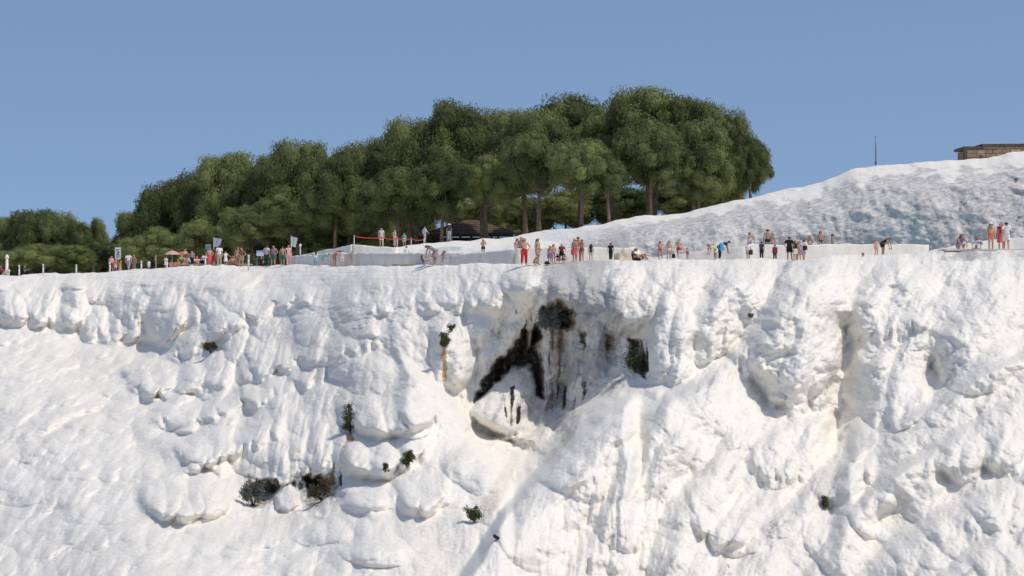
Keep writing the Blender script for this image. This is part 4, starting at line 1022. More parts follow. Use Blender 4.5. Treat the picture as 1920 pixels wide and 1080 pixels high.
def flag(px, top, bot, Y, w, label, rgb, base_py=None):
    Y = ny(px, Y); p = on_terrace(px, Y); zt = (540-top)/FPX*Y-p.z; zb = (540-bot)/FPX*Y-p.z
    t = empty('flag', p); tag(t, label, 'flag')
    bm = bmesh.new(); tube_pts(bm, [(0, 0, -.2), (0, 0, zt+.1)], [.03, .02], 7); link('pole', bm_mesh(bm, 'pole', True), M_WHITE, t)
    n, m = 10, 12; V = np.zeros((m, n, 3))
    for j in range(m):
        for i in range(n):
            u = i/(n-1); v = j/(m-1)
            V[j, i] = (0.03+u*w*(1-.35*v), .10*math.sin(u*7+v*2)*u, zt-v*(zt-zb)-.12*u*u)
    link('cloth', grid_mesh('flag_cloth', V), simple('flag_%d' % px, rgb, .8, .1), t)
flag(401, 446, 463, 228, .75, 'lilac and white hanging banner above the left crowd', (.36, .39, .52))
flag(546, 444, 462, 212, .55, 'white banner on a pole in the shade left of the ramp wall', (.48, .49, .56))

def parasol():
    Y = ny(323, 222); p = on_terrace(323, Y); zt = (540-470)/FPX*Y-p.z; r = 15/FPX*Y
    t = empty('parasol', p); tag(t, 'pink beach parasol in the left crowd', 'parasol')
    bm = bmesh.new(); tube_pts(bm, [(0, 0, -.2), (0, 0, zt+.08)], [.025, .02], 7); link('pole', bm_mesh(bm, 'pole', True), M_WHITE, t)
    M_P = simple('parasol_pink', (.62, .36, .32), .8, .12)
    for k in range(8):
        a0, a1 = k*math.pi/4, (k+1)*math.pi/4
        bm = bmesh.new(); top = bm.verts.new((0, 0, zt)); prev = None
        rows = []
        for j, (rr, dz) in enumerate(((.35, .05), (.7, .2), (1.0, .45))):
            rows.append([bm.verts.new((math.cos(a)*r*rr*(1 if i != 1 else .96), math.sin(a)*r*rr*(1 if i != 1 else .96), zt-dz*r*1.1)) for i, a in enumerate((a0, (a0+a1)/2, a1))])
        for i in range(2):
            bm.faces.new((top, rows[0][i], rows[0][i+1]))
            for j in range(2): bm.faces.new((rows[j][i], rows[j+1][i], rows[j+1][i+1], rows[j][i+1]))
        link('canopy_panel', bm_mesh(bm, 'canopy_panel', True), M_P, t)
        bm = bmesh.new(); tube_pts(bm, [(0, 0, zt-.02), (math.cos(a0)*r*.98, math.sin(a0)*r*.98, zt-.5*r)], [.012, .01], 5); link('rib', bm_mesh(bm, 'rib'), M_STEEL, t)
parasol()

def wooden_stake():
    Y = ny(292, 236); p = on_terrace(292, Y); h = (540-479)/FPX*Y-p.z
    t = empty('wooden_stake', p); tag(t, 'brown wooden stake standing left of the pink parasol', 'stake')
    bm = bmesh.new(); tube_pts(bm, [(0, 0, -.2), (.02, 0, h*.6), (0, 0, h)], [.09, .08, .07], 8); link('stake', bm_mesh(bm, 'stake', True), simple('stake_wood', (.36, .23, .13), .8, .25), t)
    bm = bmesh.new(); box_bm(bm, .0, -.09, h*.75, .2, .03, .3); link('plate', bm_mesh(bm, 'plate'), simple('stake_wood', (.36, .23, .13)), t)
wooden_stake()
def shade_post():
    Y = ny(563, 203); p = on_terrace(563, Y); zt = (540-457)/FPX*Y-p.z
    t = empty('lamp_post', p); tag(t, 'short pale garden lamp post in the shade above the ramp wall', 'lamp')
    bm = bmesh.new(); tube_pts(bm, [(0, 0, -.2), (0, 0, zt*.85)], [.05, .04], 8); link('shaft', bm_mesh(bm, 'shaft', True), M_WHITE, t)
    bm = bmesh.new(); tube_pts(bm, [(0, 0, zt*.85), (0, 0, zt*.95), (0, 0, zt)], [.09, .12, .03], 8); link('lantern', bm_mesh(bm, 'lantern', True), M_WHITE, t)
shade_post()

def barrier():
    pts = [(664, 442, 461), (718, 444.5, 462), (745, 446, 461), (771, 447, 459), (795, 448, 456)]
    Y = 196.5
    p0 = at(664, 461, Y); t = empty('tape_barrier', p0); tag(t, 'red barrier tape strung between thin white posts above the pool', 'barrier')
    tops = []
    for (px, tp, bp_) in pts:
        a = at(px, tp, Y)-p0; b = at(px, bp_, Y)-p0; tops.append(a)
        bm = bmesh.new(); tube_pts(bm, [(b.x, 0, b.z-.5), (a.x, 0, a.z+.05)], [.035, .03], 8); link('post', bm_mesh(bm, 'post', True), M_WHITE, t)
    for a, b in zip(tops[:-1], tops[1:]):
        V = np.zeros((2, 9, 3))
        for i in range(9):
            u = i/8; q = a.lerp(b, u); sag = -.10*math.sin(math.pi*u)
            for j in range(2): V[j, i] = (q.x, -.04+.02*math.sin(u*9), q.z+sag-j*.09)
        me = grid_mesh('tape', V); link('tape', me, M_RED, t)
barrier()

M_BOULD = simple('beige_rock', (.58, .50, .38), .9, .2, 3)
def boulder(px, py, Y, w, h, label, mat):
    p = on_terrace(px, Y); bm = bmesh.new(); bmesh.ops.create_icosphere(bm, subdivisions=3, radius=1)
    rng = np.random.default_rng(int(px))
    for v in bm.verts:
        n = 1+.25*math.sin(v.co.x*3+px)*math.cos(v.co.y*4)+.1*math.sin(v.co.z*9+v.co.x*5)
        v.co = Vector((v.co.x*w*n, v.co.y*w*.8*n, max(-.2, v.co.z)*h*n))
    o = link('boulder', bm_mesh(bm, 'boulder', True), mat); o.location = p; tag(o, label, 'rock')
boulder(1170, 478, 156, .45, .75, 'beige rock beside the man in black', M_BOULD)
boulder(1160, 478, 155.6, .3, .6, 'smaller beige rock leaning on the larger one by the cream wall', M_BOULD)

# ------------------------------------------------------------------ plants on the rock
M_BUSH = leaf_material('bush_leaves', (0.05, 0.075, 0.028), (0.16, 0.19, 0.075), 2.0)
M_BUSHG = leaf_material('grey_leaves', (0.09, 0.105, 0.09), (0.22, 0.245, 0.21), 2.0)
M_DRYL = leaf_material('dry_leaves', (0.07, 0.055, 0.03), (0.18, 0.14, 0.08), 2.0)
M_STEM = simple('bush_stem', (.14, .10, .07), .9, .2)
def rock_plant(px, py, wpx, hpx, mat, label, seed=0, hang=0.0, dens=1.0, name='rock_shrub'):
    """plant rooted in the rock at the pixel of its foot"""
    f = on_slope(px, py); S = f.y/FPX; w = wpx*S/2; h = hpx*S
    t = empty(name, f+Vector((0, .05, 0))); tag(t, label, 'shrub', 'shrubs growing on the rock face')
    rng = np.random.default_rng(seed+100)
    bm = bmesh.new(); tips = []
    n = int(9*dens)+5
    for k in range(n):
        x = rng.uniform(-1, 1)*w; z = h*rng.uniform(.25, .95)*(1-hang*rng.uniform(.4, 1.6)); y = -rng.uniform(.15, .6)*max(w, .35)
        p2 = Vector((x, y, z)); p1 = Vector((x*.4, y*.5, z*.55+.04))
        tube_pts(bm, [(0, .1, 0), p1, p2], [.025, .018, .006], 5); tips += [p1.lerp(p2, u) for u in (.35, .7, 1.0)]
    link('stems', bm_mesh(bm, 'stems', True), M_STEM, t)
    cs, ns, tn = [], [], []
    for p in tips:
        m = int(36*dens); r = rng.uniform(.18, .34)*max(w, h*.5)
        d = rng.normal(0, 1, (m, 3)); d /= np.linalg.norm(d, axis=1)[:, None]
        cs.append(np.array(p)+d*r*rng.uniform(.3, 1.45, (m, 1))); ns.append(d+np.array([0, -.2, .5])); tn.append(rng.uniform(-.6, .6, m)+rng.uniform(-.4, .4))
    me = leaves_mesh('foliage', np.concatenate(cs), np.concatenate(ns), 0.068, 0.42, rng, np.concatenate(tn))
    me.materials.append(mat); link('foliage', me, None, t)
rock_plant(1026, 622, 40, 56, M_BUSHG, 'large grey-green bush hanging over the dark cave mouth', 1, .1, 1.5)
rock_plant(1058, 612, 34, 40, M_BUSHG, 'darker bush right beside the large grey-green cave bush', 2, .2, 1.0)
rock_plant(655, 812, 24, 55, M_BUSH, 'upright dark green shrub above the orange stained lobe', 3)
rock_plant(762, 880, 30, 36, M_BUSH, 'green shrub in the shallow hollow below the middle mound', 4)
rock_plant(888, 980, 34, 32, M_BUSH, 'bright green shrub at the foot of the gully', 5)
rock_plant(1190, 698, 36, 62, M_BUSH, 'dark green shrub in the cleft right of the cave', 6, .1)
rock_plant(833, 652, 16, 30, M_BUSH, 'small green plant at the top of the long orange streak', 7)
rock_plant(845, 622, 12, 14, M_DRYL, 'tiny dry tuft above the orange streak', 8, 0, .6)
rock_plant(1404, 596, 12, 16, M_BUSH, 'single small green tuft on the right rock face', 9, 0, .6)
rock_plant(395, 664, 28, 22, M_DRYL, 'brown dry tuft on the left ridge', 10, 0, .9)
rock_plant(475, 950, 46, 50, M_BUSHG, 'dark shrub in the low left cave', 11, 0, 1.2)
rock_plant(512, 924, 26, 28, M_BUSHG, 'small dark shrub under the left cave lip', 12, .2, .9)
rock_plant(600, 940, 40, 40, M_DRYL, 'dry brown shrub in the low right cave', 13, 0, .9)
rock_plant(1546, 955, 9, 28, M_DRYL, 'thin dark dry tuft on the lower right slope', 14, 0, .5)
rock_plant(724, 885, 9, 18, M_DRYL, 'tiny dry sprig left of the hollow shrub', 15, 0, .5)
rock_plant(1094, 645, 14, 22, M_BUSHG, 'small grey-green tuft right of the cave pillar', 16, .2, .6)
rock_plant(930, 1012, 9, 10, M_DRYL, 'tiny dark tuft below the gully shrub', 17, 0, .5)

# ------------------------------------------------------------------ people
BONES = [('pel', 'pelvis', 'spine'), ('sp', 'spine', 'chest'), ('ch', 'chest', 'neck'), ('nk', 'neck', 'jaw'), ('hd', 'jaw', 'crown'), ('hd', 'jaw', 'brow')]
for sd in 'LR':
    BONES += [('hip', 'pelvis', 'hip'+sd), ('th', 'hip'+sd, 'knee'+sd), ('sn', 'knee'+sd, 'ankle'+sd), ('ft', 'ankle'+sd, 'toe'+sd),
              ('sh', 'chest', 'shoulder'+sd), ('ua', 'shoulder'+sd, 'elbow'+sd), ('fa', 'elbow'+sd, 'wrist'+sd), ('hn', 'wrist'+sd, 'palm'+sd)]
def base_pose():
    J = {'pelvis': (0, 0, .93), 'spine': (0, 0, 1.10), 'chest': (0, .01, 1.30), 'neck': (0, .01, 1.45), 'jaw': (0, -.01, 1.53), 'brow': (0, -.01, 1.60), 'crown': (0, 0, 1.66)}
    for sd, s_ in (('L', 1), ('R', -1)):
        J['hip'+sd] = (s_*.085, 0, .87); J['knee'+sd] = (s_*.095, -.01, .48); J['ankle'+sd] = (s_*.10, .03, .08); J['toe'+sd] = (s_*.115, -.13, .03)
        J['shoulder'+sd] = (s_*.165, .01, 1.385); J['elbow'+sd] = (s_*.215, .03, 1.11); J['wrist'+sd] = (s_*.225, -.03, .88); J['palm'+sd] = (s_*.225, -.05, .80)
    return J
def shift_upper(J, d, tilt=0.0, pivot='pelvis'):
    """lean the upper body forward (towards -Y) by tilt about the pelvis, then move"""
    pv = Vector(J[pivot]); Mx = Matrix.Rotation(tilt, 3, 'X')
    for k in J:
        if k[:3] in ('hip', 'kne', 'ank', 'toe'): continue
        J[k] = tuple(Mx @ (Vector(J[k])-pv)+pv+Vector(d))
POSES = {}
def pz(name):
    J = base_pose(); POSES[name] = J; return J
J = pz('stand')
J = pz('hip')                                   # one hand on the hip, weight on one leg
J.update({'elbowL': (.34, .06, 1.14), 'wristL': (.245, -.03, 1.01), 'palmL': (.215, -.08, .96), 'kneeR': (-.12, -.07, .49), 'ankleR': (-.15, -.05, .08), 'toeR': (-.19, -.19, .03)})
J = pz('phone')                                 # both forearms raised in front of the face
for sd, s_ in (('L', 1), ('R', -1)): J.update({'elbow'+sd: (s_*.23, -.14, 1.16), 'wrist'+sd: (s_*.10, -.30, 1.36), 'palm'+sd: (s_*.06, -.33, 1.43)})
J = pz('walk')
J.update({'kneeL': (.09, -.17, .52), 'ankleL': (.09, -.24, .10), 'toeL': (.10, -.40, .07), 'kneeR': (-.09, .08, .49), 'ankleR': (-.09, .30, .14), 'toeR': (-.09, .20, .03),
          'elbowL': (.21, .14, 1.13), 'wristL': (.22, .16, .90), 'palmL': (.22, .15, .82), 'elbowR': (-.21, -.06, 1.12), 'wristR': (-.20, -.22, .93), 'palmR': (-.20, -.27, .87)})
J = pz('armout')                                # arms a little away from the body, balancing
for sd, s_ in (('L', 1), ('R', -1)): J.update({'elbow'+sd: (s_*.36, .0, 1.18), 'wrist'+sd: (s_*.50, -.08, 1.02), 'palm'+sd: (s_*.55, -.11, .96)})
J.update({'kneeL': (.11, -.08, .49), 'ankleL': (.12, -.04, .08), 'toeL': (.14, -.19, .03)})
J = pz('bend')
shift_upper(J, (0, .10, -.04), R(68))
for sd, s_ in (('L', 1), ('R', -1)): J.update({'hip'+sd: (s_*.085, .08, .85), 'knee'+sd: (s_*.10, .0, .47), 'elbow'+sd: (s_*.20, -.40, .82), 'wrist'+sd: (s_*.17, -.44, .58), 'palm'+sd: (s_*.16, -.46, .50)})
J = pz('sit')                                   # on the ground, knees drawn up
shift_upper(J, (0, .12, -.81), R(-8))
for sd, s_ in (('L', 1), ('R', -1)): J.update({'hip'+sd: (s_*.10, .08, .10), 'knee'+sd: (s_*.13, -.26, .42), 'ankle'+sd: (s_*.12, -.50, .08), 'toe'+sd: (s_*.13, -.65, .04),
                                              'elbow'+sd: (s_*.24, -.02, .38), 'wrist'+sd: (s_*.15, -.22, .46), 'palm'+sd: (s_*.12, -.28, .47)})
J = pz('crouch')
shift_upper(J, (0, .16, -.55), R(28))
for sd, s_ in (('L', 1), ('R', -1)): J.update({'hip'+sd: (s_*.10, .14, .34), 'knee'+sd: (s_*.14, -.22, .48), 'ankle'+sd: (s_*.13, .02, .09), 'toe'+sd: (s_*.14, -.13, .03),
                                              'elbow'+sd: (s_*.24, -.22, .58), 'wrist'+sd: (s_*.15, -.38, .40), 'palm'+sd: (s_*.13, -.42, .33)})
RAD = {'pelvis': (.135, .10), 'spine': (.115, .085), 'chest': (.155, .105), 'neck': (.052, .054), 'jaw': (.070, .082), 'brow': (.090, .108), 'crown': (.070, .085), 'hip': (.085, .085), 'knee': (.055, .055),
       'ankle': (.037, .037), 'toe': (.035, .026), 'shoulder': (.058, .058), 'elbow': (.038, .038), 'wrist': (.024, .026), 'palm': (.018, .034)}
BODY = {}
def body_mesh(pose):
    if pose in BODY: return BODY[pose]
    J = {k: Vector(v) for k, v in POSES[pose].items()}
    vs_, ed, rd, ix = [], [], [], {}
    def add(key, p, r): ix[key] = len(vs_); vs_.append(p); rd.append(r); return ix[key]
    for k, p in J.items(): add(k, p, RAD[k.rstrip('LR')])
    seen = set()
    for _, a, b in BONES:
        if (a, b) == ('jaw', 'crown'): continue
        ed.append((ix[a], ix[b]))
    ed.append((ix['brow'], ix['crown']))
    up = (J['crown']-J['jaw']).normalized(); side = (J['shoulderL']-J['shoulderR']).normalized(); fw = up.cross(side).normalized()
    if fw.y > 0.2: fw = -fw
    nose = add('nose', J['brow']+fw*.115-up*.035, (.012, .014)); ed.append((ix['brow'], nose))
    for s_ in (1, -1):
        e = add('ear%d' % s_, J['brow']+side*s_*.095-up*.01, (.010, .018)); ed.append((ix['brow'], e))
    for sd, s_ in (('L', 1), ('R', -1)):
        pl = J['palm'+sd]; d = (pl-J['wrist'+sd]).normalized()
        acr = d.cross(side).normalized()
        for q, off, ln in ((0, -.027, .070), (1, -.009, .080), (2, .009, .075), (3, .026, .058)):
            a = add('f%s%d' % (sd, q), pl+d*.03+acr*off, (.009, .009)); b = add('g%s%d' % (sd, q), pl+d*(.03+ln*.55)+acr*off*1.25-side*s_*.008, (.0085, .0085))
            c = add('h%s%d' % (sd, q), pl+d*(.03+ln)+acr*off*1.3-side*s_*.024, (.007, .007))
            ed += [(ix['palm'+sd], a), (a, b), (b, c)]
        a = add('t%s' % sd, pl-d*.02-acr*.034, (.010, .010)); b = add('u%s' % sd, pl+d*.028-acr*.054-side*s_*.012, (.008, .008)); ed += [(ix['palm'+sd], a), (a, b)]
    me = bpy.data.meshes.new('body_skel'); me.from_pydata(vs_, ed, [])
    o = bpy.data.objects.new('body_skel', me); COL.objects.link(o)
    o.modifiers.new('skin', 'SKIN'); sv = me.skin_vertices[0].data
    for i, r in enumerate(rd): sv[i].radius = r
    sv[ix['pelvis']].use_root = True
    sub = o.modifiers.new('sub', 'SUBSURF'); sub.levels = 1; sub.render_levels = 1
    dg = bpy.context.evaluated_depsgraph_get(); dg.update()
    m2 = bpy.data.meshes.new_from_object(o.evaluated_get(dg)); m2.name = 'body_'+pose
    bpy.data.objects.remove(o)
    bm = bmesh.new(); bm.from_mesh(m2); bmesh.ops.recalc_face_normals(bm, faces=bm.faces)
    bm.to_mesh(m2); bm.free()
    m2.polygons.foreach_set('use_smooth', np.ones(len(m2.polygons), dtype=bool))
    co = np.zeros(len(m2.vertices)*3); m2.vertices.foreach_get('co', co); co = co.reshape(-1, 3)
    best = np.full(len(co), 9.0); lab = np.array(['pel']*len(co), dtype='<U4'); par = np.zeros(len(co)); near = np.zeros((len(co), 3))
    for nm, a, b in BONES:
        A = np.array(J[a]); B = np.array(J[b]); d = B-A; t = np.clip(((co-A)@d)/(d@d), 0, 1)
        # distance relative to the limb's own girth
        ra = np.mean(RAD[a.rstrip('LR')]); rb = np.mean(RAD[b.rstrip('LR')])
        dist = np.linalg.norm(co-(A+t[:, None]*d), axis=1)-(ra+(rb-ra)*t)*.6
        m = dist < best; best[m] = dist[m]; lab[m] = nm; par[m] = t[m]; near[m] = (A+t[:, None]*d)[m]
    rad = co-near; rad /= np.linalg.norm(rad, axis=1)[:, None]+1e-9
    BODY[pose] = dict(rad=rad, me=m2, J=J, lab=lab, par=par, co=co, fw=fw, up=up, side=side)
    return BODY[pose]
def V3(v): return np.array(v)
def region(B, kind):
    l, t = B['lab'], B['par']; isin = lambda *k: np.isin(l, k)
    torso = isin('sp', 'ch', 'sh')
    if kind == 'trunks': return isin('pel', 'hip') & ~(isin('pel') & (t > .75)) | (isin('th') & (t < .30))
    if kind == 'shorts': return isin('pel', 'hip') & ~(isin('pel') & (t > .8)) | (isin('th') & (t < .72))
    if kind == 'trousers': return isin('pel', 'hip', 'th') & ~(isin('pel') & (t > .8)) | (isin('sn') & (t < .90))
    if kind == 'bikini_bottom': return isin('pel', 'hip') & ~(isin('pel') & (t > .62)) | (isin('th') & (t < .16))
    if kind == 'bikini_top': return (isin('sp') & (t > .5)) | (isin('ch') & (t < .38))
    if kind == 'swimsuit': return isin('pel', 'hip', 'sp') | (isin('ch') & (t < .55)) | (isin('th') & (t < .08))
    if kind == 'tshirt': return torso | isin('pel', 'hip') | (isin('ua') & (t < .6))
    if kind == 'vest': return torso | isin('pel', 'hip')
    if kind == 'long_shirt': return torso | isin('pel', 'hip', 'ua') | (isin('fa') & (t < .85))
    if kind == 'dress_top': return torso | isin('pel', 'hip') | (isin('ua') & (t < .2))
    if kind in ('short_hair', 'long_hair'):
        rel = B['co']-V3(B['J']['brow']); f = rel@V3(B['fw']); u = rel@V3(B['up']); w_ = np.abs(rel@V3(B['side']))
        return (np.linalg.norm(rel, axis=1) < .2) & (u > -.11) & (w_ < .12) & (((u > .035) & (f < .09)) | ((f < .01) & (u > -.095)))
    return isin('none')
GARM = {}
OFF = {'trunks': .02, 'shorts': .028, 'trousers': .024, 'bikini_bottom': .009, 'bikini_top': .012, 'swimsuit': .009, 'tshirt': .022, 'vest': .016, 'long_shirt': .022, 'dress_top': .018, 'short_hair': .016, 'long_hair': .018}
def drop_islands(bm):
    left = set(bm.verts); isl = []
    while left:
        st = [left.pop()]; comp = set(st)
        while st:
            v = st.pop()
            for e in v.link_edges:
                w_ = e.other_vert(v)
                if w_ in left: left.remove(w_); comp.add(w_); st.append(w_)
        isl.append(comp)
    isl.sort(key=len, reverse=True)
    for c in isl[1:]: bmesh.ops.delete(bm, geom=list(c), context='VERTS')
def garment_mesh(pose, kind):
    key = (pose, kind)
    if key in GARM: return GARM[key]
    B = body_mesh(pose); J = B['J']
    if kind in OFF:
        msk = region(B, kind)
        bm = bmesh.new(); bm.from_mesh(B['me']); bm.normal_update()
        bm.verts.ensure_lookup_table(); nor = {}
        for v in bm.verts:
            r_ = Vector(B['rad'][v.index]); n_ = v.normal if v.normal.dot(r_) > 0 else -v.normal
            nor[v.index] = (n_+r_*.6).normalized()
        rm = [f for f in bm.faces if not all(msk[v.index] for v in f.verts)]
        for v in list(bm.verts): v.co += nor[v.index]*OFF[kind]*1.25
        bmesh.ops.delete(bm, geom=rm, context='FACES')
        drop_islands(bm)
        for f in bm.faces: f.smooth = True
        # fold the hem back onto the skin so the cloth has thickness
        be = [e for e in bm.edges if e.is_boundary]
        r = bmesh.ops.extrude_edge_only(bm, edges=be)
        for v in [g for g in r['geom'] if isinstance(g, bmesh.types.BMVert)]:
            v.co -= v.normal*0
        if kind == 'long_hair':
            p = J['jaw']; fw, up, sd = B['fw'], B['up'], B['side']
            rows = []
            for k, (dz, w, dp) in enumerate(((.10, .085, -.05), (0, .095, -.085), (-.12, .10, -.115), (-.26, .07, -.125), (-.33, .02, -.115))):
                rows.append([bm.verts.new(p+up*dz+sd*(w*math.cos(a))+fw*(dp+.03*math.sin(a))) for a in [2*math.pi*i/8 for i in range(8)]])
            for a, b in zip(rows[:-1], rows[1:]):
                for i in range(8): bm.faces.new((a[i], a[(i+1) % 8], b[(i+1) % 8], b[i]))
            bm.faces.new(rows[0]); bm.faces.new(rows[-1])
        me = bm_mesh(bm, kind, True)
    else:
        bm = bmesh.new()
        if kind in ('skirt', 'long_skirt'):
            top = J['pelvis']+Vector((0, 0, .10)); drop = .50 if kind == 'skirt' else .86; rows = []
            kn = (J['kneeL']+J['kneeR'])/2
            for k in range(6):
                u = k/5; c = top.lerp(Vector((kn.x, kn.y*.6, top.z-drop)), u); rx = .135+.10*u; ry = .105+.10*u
                rows.append([bm.verts.new(c+Vector((math.cos(a)*rx*(1+.06*u*math.sin(5*a)), math.sin(a)*ry*(1+.06*u*math.cos(4*a)), 0))) for a in [2*math.pi*i/18 for i in range(18)]])
            for a, b in zip(rows[:-1], rows[1:]):
                for i in range(18): bm.faces.new((a[i], a[(i+1) % 18], b[(i+1) % 18], b[i]))
        elif kind in ('sun_hat', 'cap'):
            c = J['brow']; fw, up, sd = B['fw'], B['up'], B['side']; rows = []
            prof = ((.21, .035), (.20, .05), (.10, .055), (.098, .10), (.075, .135), (.02, .145)) if kind == 'sun_hat' else ((.108, .025), (.108, .07), (.085, .115), (.02, .13))
            for r_, h_ in prof:
                rows.append([bm.verts.new(c+up*h_+sd*math.cos(a)*r_+fw*math.sin(a)*r_*(1.1 if kind == 'sun_hat' or math.sin(a) < .4 or h_ > .03 else 1.9)) for a in [2*math.pi*i/14 for i in range(14)]])
            for a, b in zip(rows[:-1], rows[1:]):
                for i in range(14): bm.faces.new((a[i], a[(i+1) % 14], b[(i+1) % 14], b[i]))
            bm.faces.new(rows[-1])
        me = bm_mesh(bm, kind, True)
    GARM[key] = me
    return me
def eye_mesh(pose):
    key = (pose, 'eye')
    if key not in GARM:
        B = body_mesh(pose); out = []
        for s_ in (1, -1):
            bm = bmesh.new(); bmesh.ops.create_icosphere(bm, subdivisions=1, radius=.014)
            c = B['J']['brow']+B['fw']*.088+B['side']*s_*.034-B['up']*.004
            bmesh.ops.translate(bm, verts=bm.verts, vec=c); out.append(bm_mesh(bm, 'eye', True))
        GARM[key] = out
    return GARM[key]

COLR = {'white': (.80, .79, .77), 'cream': (.72, .66, .55), 'grey': (.34, .35, .37), 'lightgrey': (.55, .56, .58), 'black': (.018, .018, .022), 'navy': (.03, .045, .10), 'blue': (.10, .28, .52), 'skyblue': (.14, .42, .66),
        'red': (.62, .035, .04), 'coral': (.72, .12, .12), 'maroon': (.22, .03, .05), 'pink': (.68, .38, .40), 'mauve': (.36, .24, .30), 'purple': (.24, .16, .36), 'lilac': (.52, .46, .66), 'green': (.04, .20, .12),
        'darkgreen': (.03, .06, .045), 'teal': (.10, .42, .42), 'yellow': (.72, .64, .28), 'brown': (.20, .12, .08), 'tan': (.48, .33, .21), 'orange': (.70, .30, .10), 'lime': (.18, .62, .10), 'khaki': (.40, .35, .25)}
SKIN = [(.60, .36, .25), (.48, .27, .18), (.66, .42, .31), (.38, .21, .13), (.55, .30, .20)]
HAIR = {'dark': (.018, .014, .012), 'brown': (.07, .04, .025), 'fair': (.30, .20, .11), 'grey': (.35, .34, .33)}
def cloth(c): return simple('cloth_'+c, COLR[c], .85, .10, 9.0)
def person(px, head, Y, pose, face, wear, label, skin=0, hair=('short_hair', 'dark'), zg=None, group='visitors on the terraces', hmin=.9, hmax=1.95):
    """face: degrees, 0 looks at the camera, 90 to the right; wear: list of (garment, colour)"""
    Y = ny(px, Y); B = body_mesh(pose); zh = (540-head)/FPX*Y
    z0 = zg if zg is not None else zlip(px)-0.03
    ph = {'sit': .92, 'crouch': 1.16, 'bend': 1.06}.get(pose, 1.70)
    k = np.clip((zh-z0)/ph, hmin/1.7, hmax/1.7)
    t = empty('person', ((px-960)/FPX*Y, Y, z0), R(face)); t.scale = (k*1.14, k*1.14, k)
    tag(t, label, 'person', group)
    o = link('body', B['me'], None, t)
    if len(B['me'].materials) == 0: B['me'].materials.append(None)
    o.material_slots[0].link = 'OBJECT'; o.material_slots[0].material = simple('skin_%d' % skin, SKIN[skin], .6, .05, 8)
    def child(name, me, mat, parent=t):
        if len(me.materials) == 0: me.materials.append(None)
        c = link(name, me, None, parent); c.material_slots[0].link = 'OBJECT'; c.material_slots[0].material = mat; return c
    for kind, colr in wear:
        child(kind, garment_mesh(pose, kind), cloth(colr))
    if hair: child('hair', garment_mesh(pose, hair[0]), simple('hair_'+hair[1], HAIR[hair[1]], .6, .2, 9))
    for e in eye_mesh(pose): child('eye', e, simple('eye_dark', (.02, .015, .012), .3))
    return t
SH, LH = ('short_hair', 'dark'), ('long_hair', 'dark'); LB, LF, SB = ('long_hair', 'brown'), ('long_hair', 'fair'), ('short_hair', 'brown')
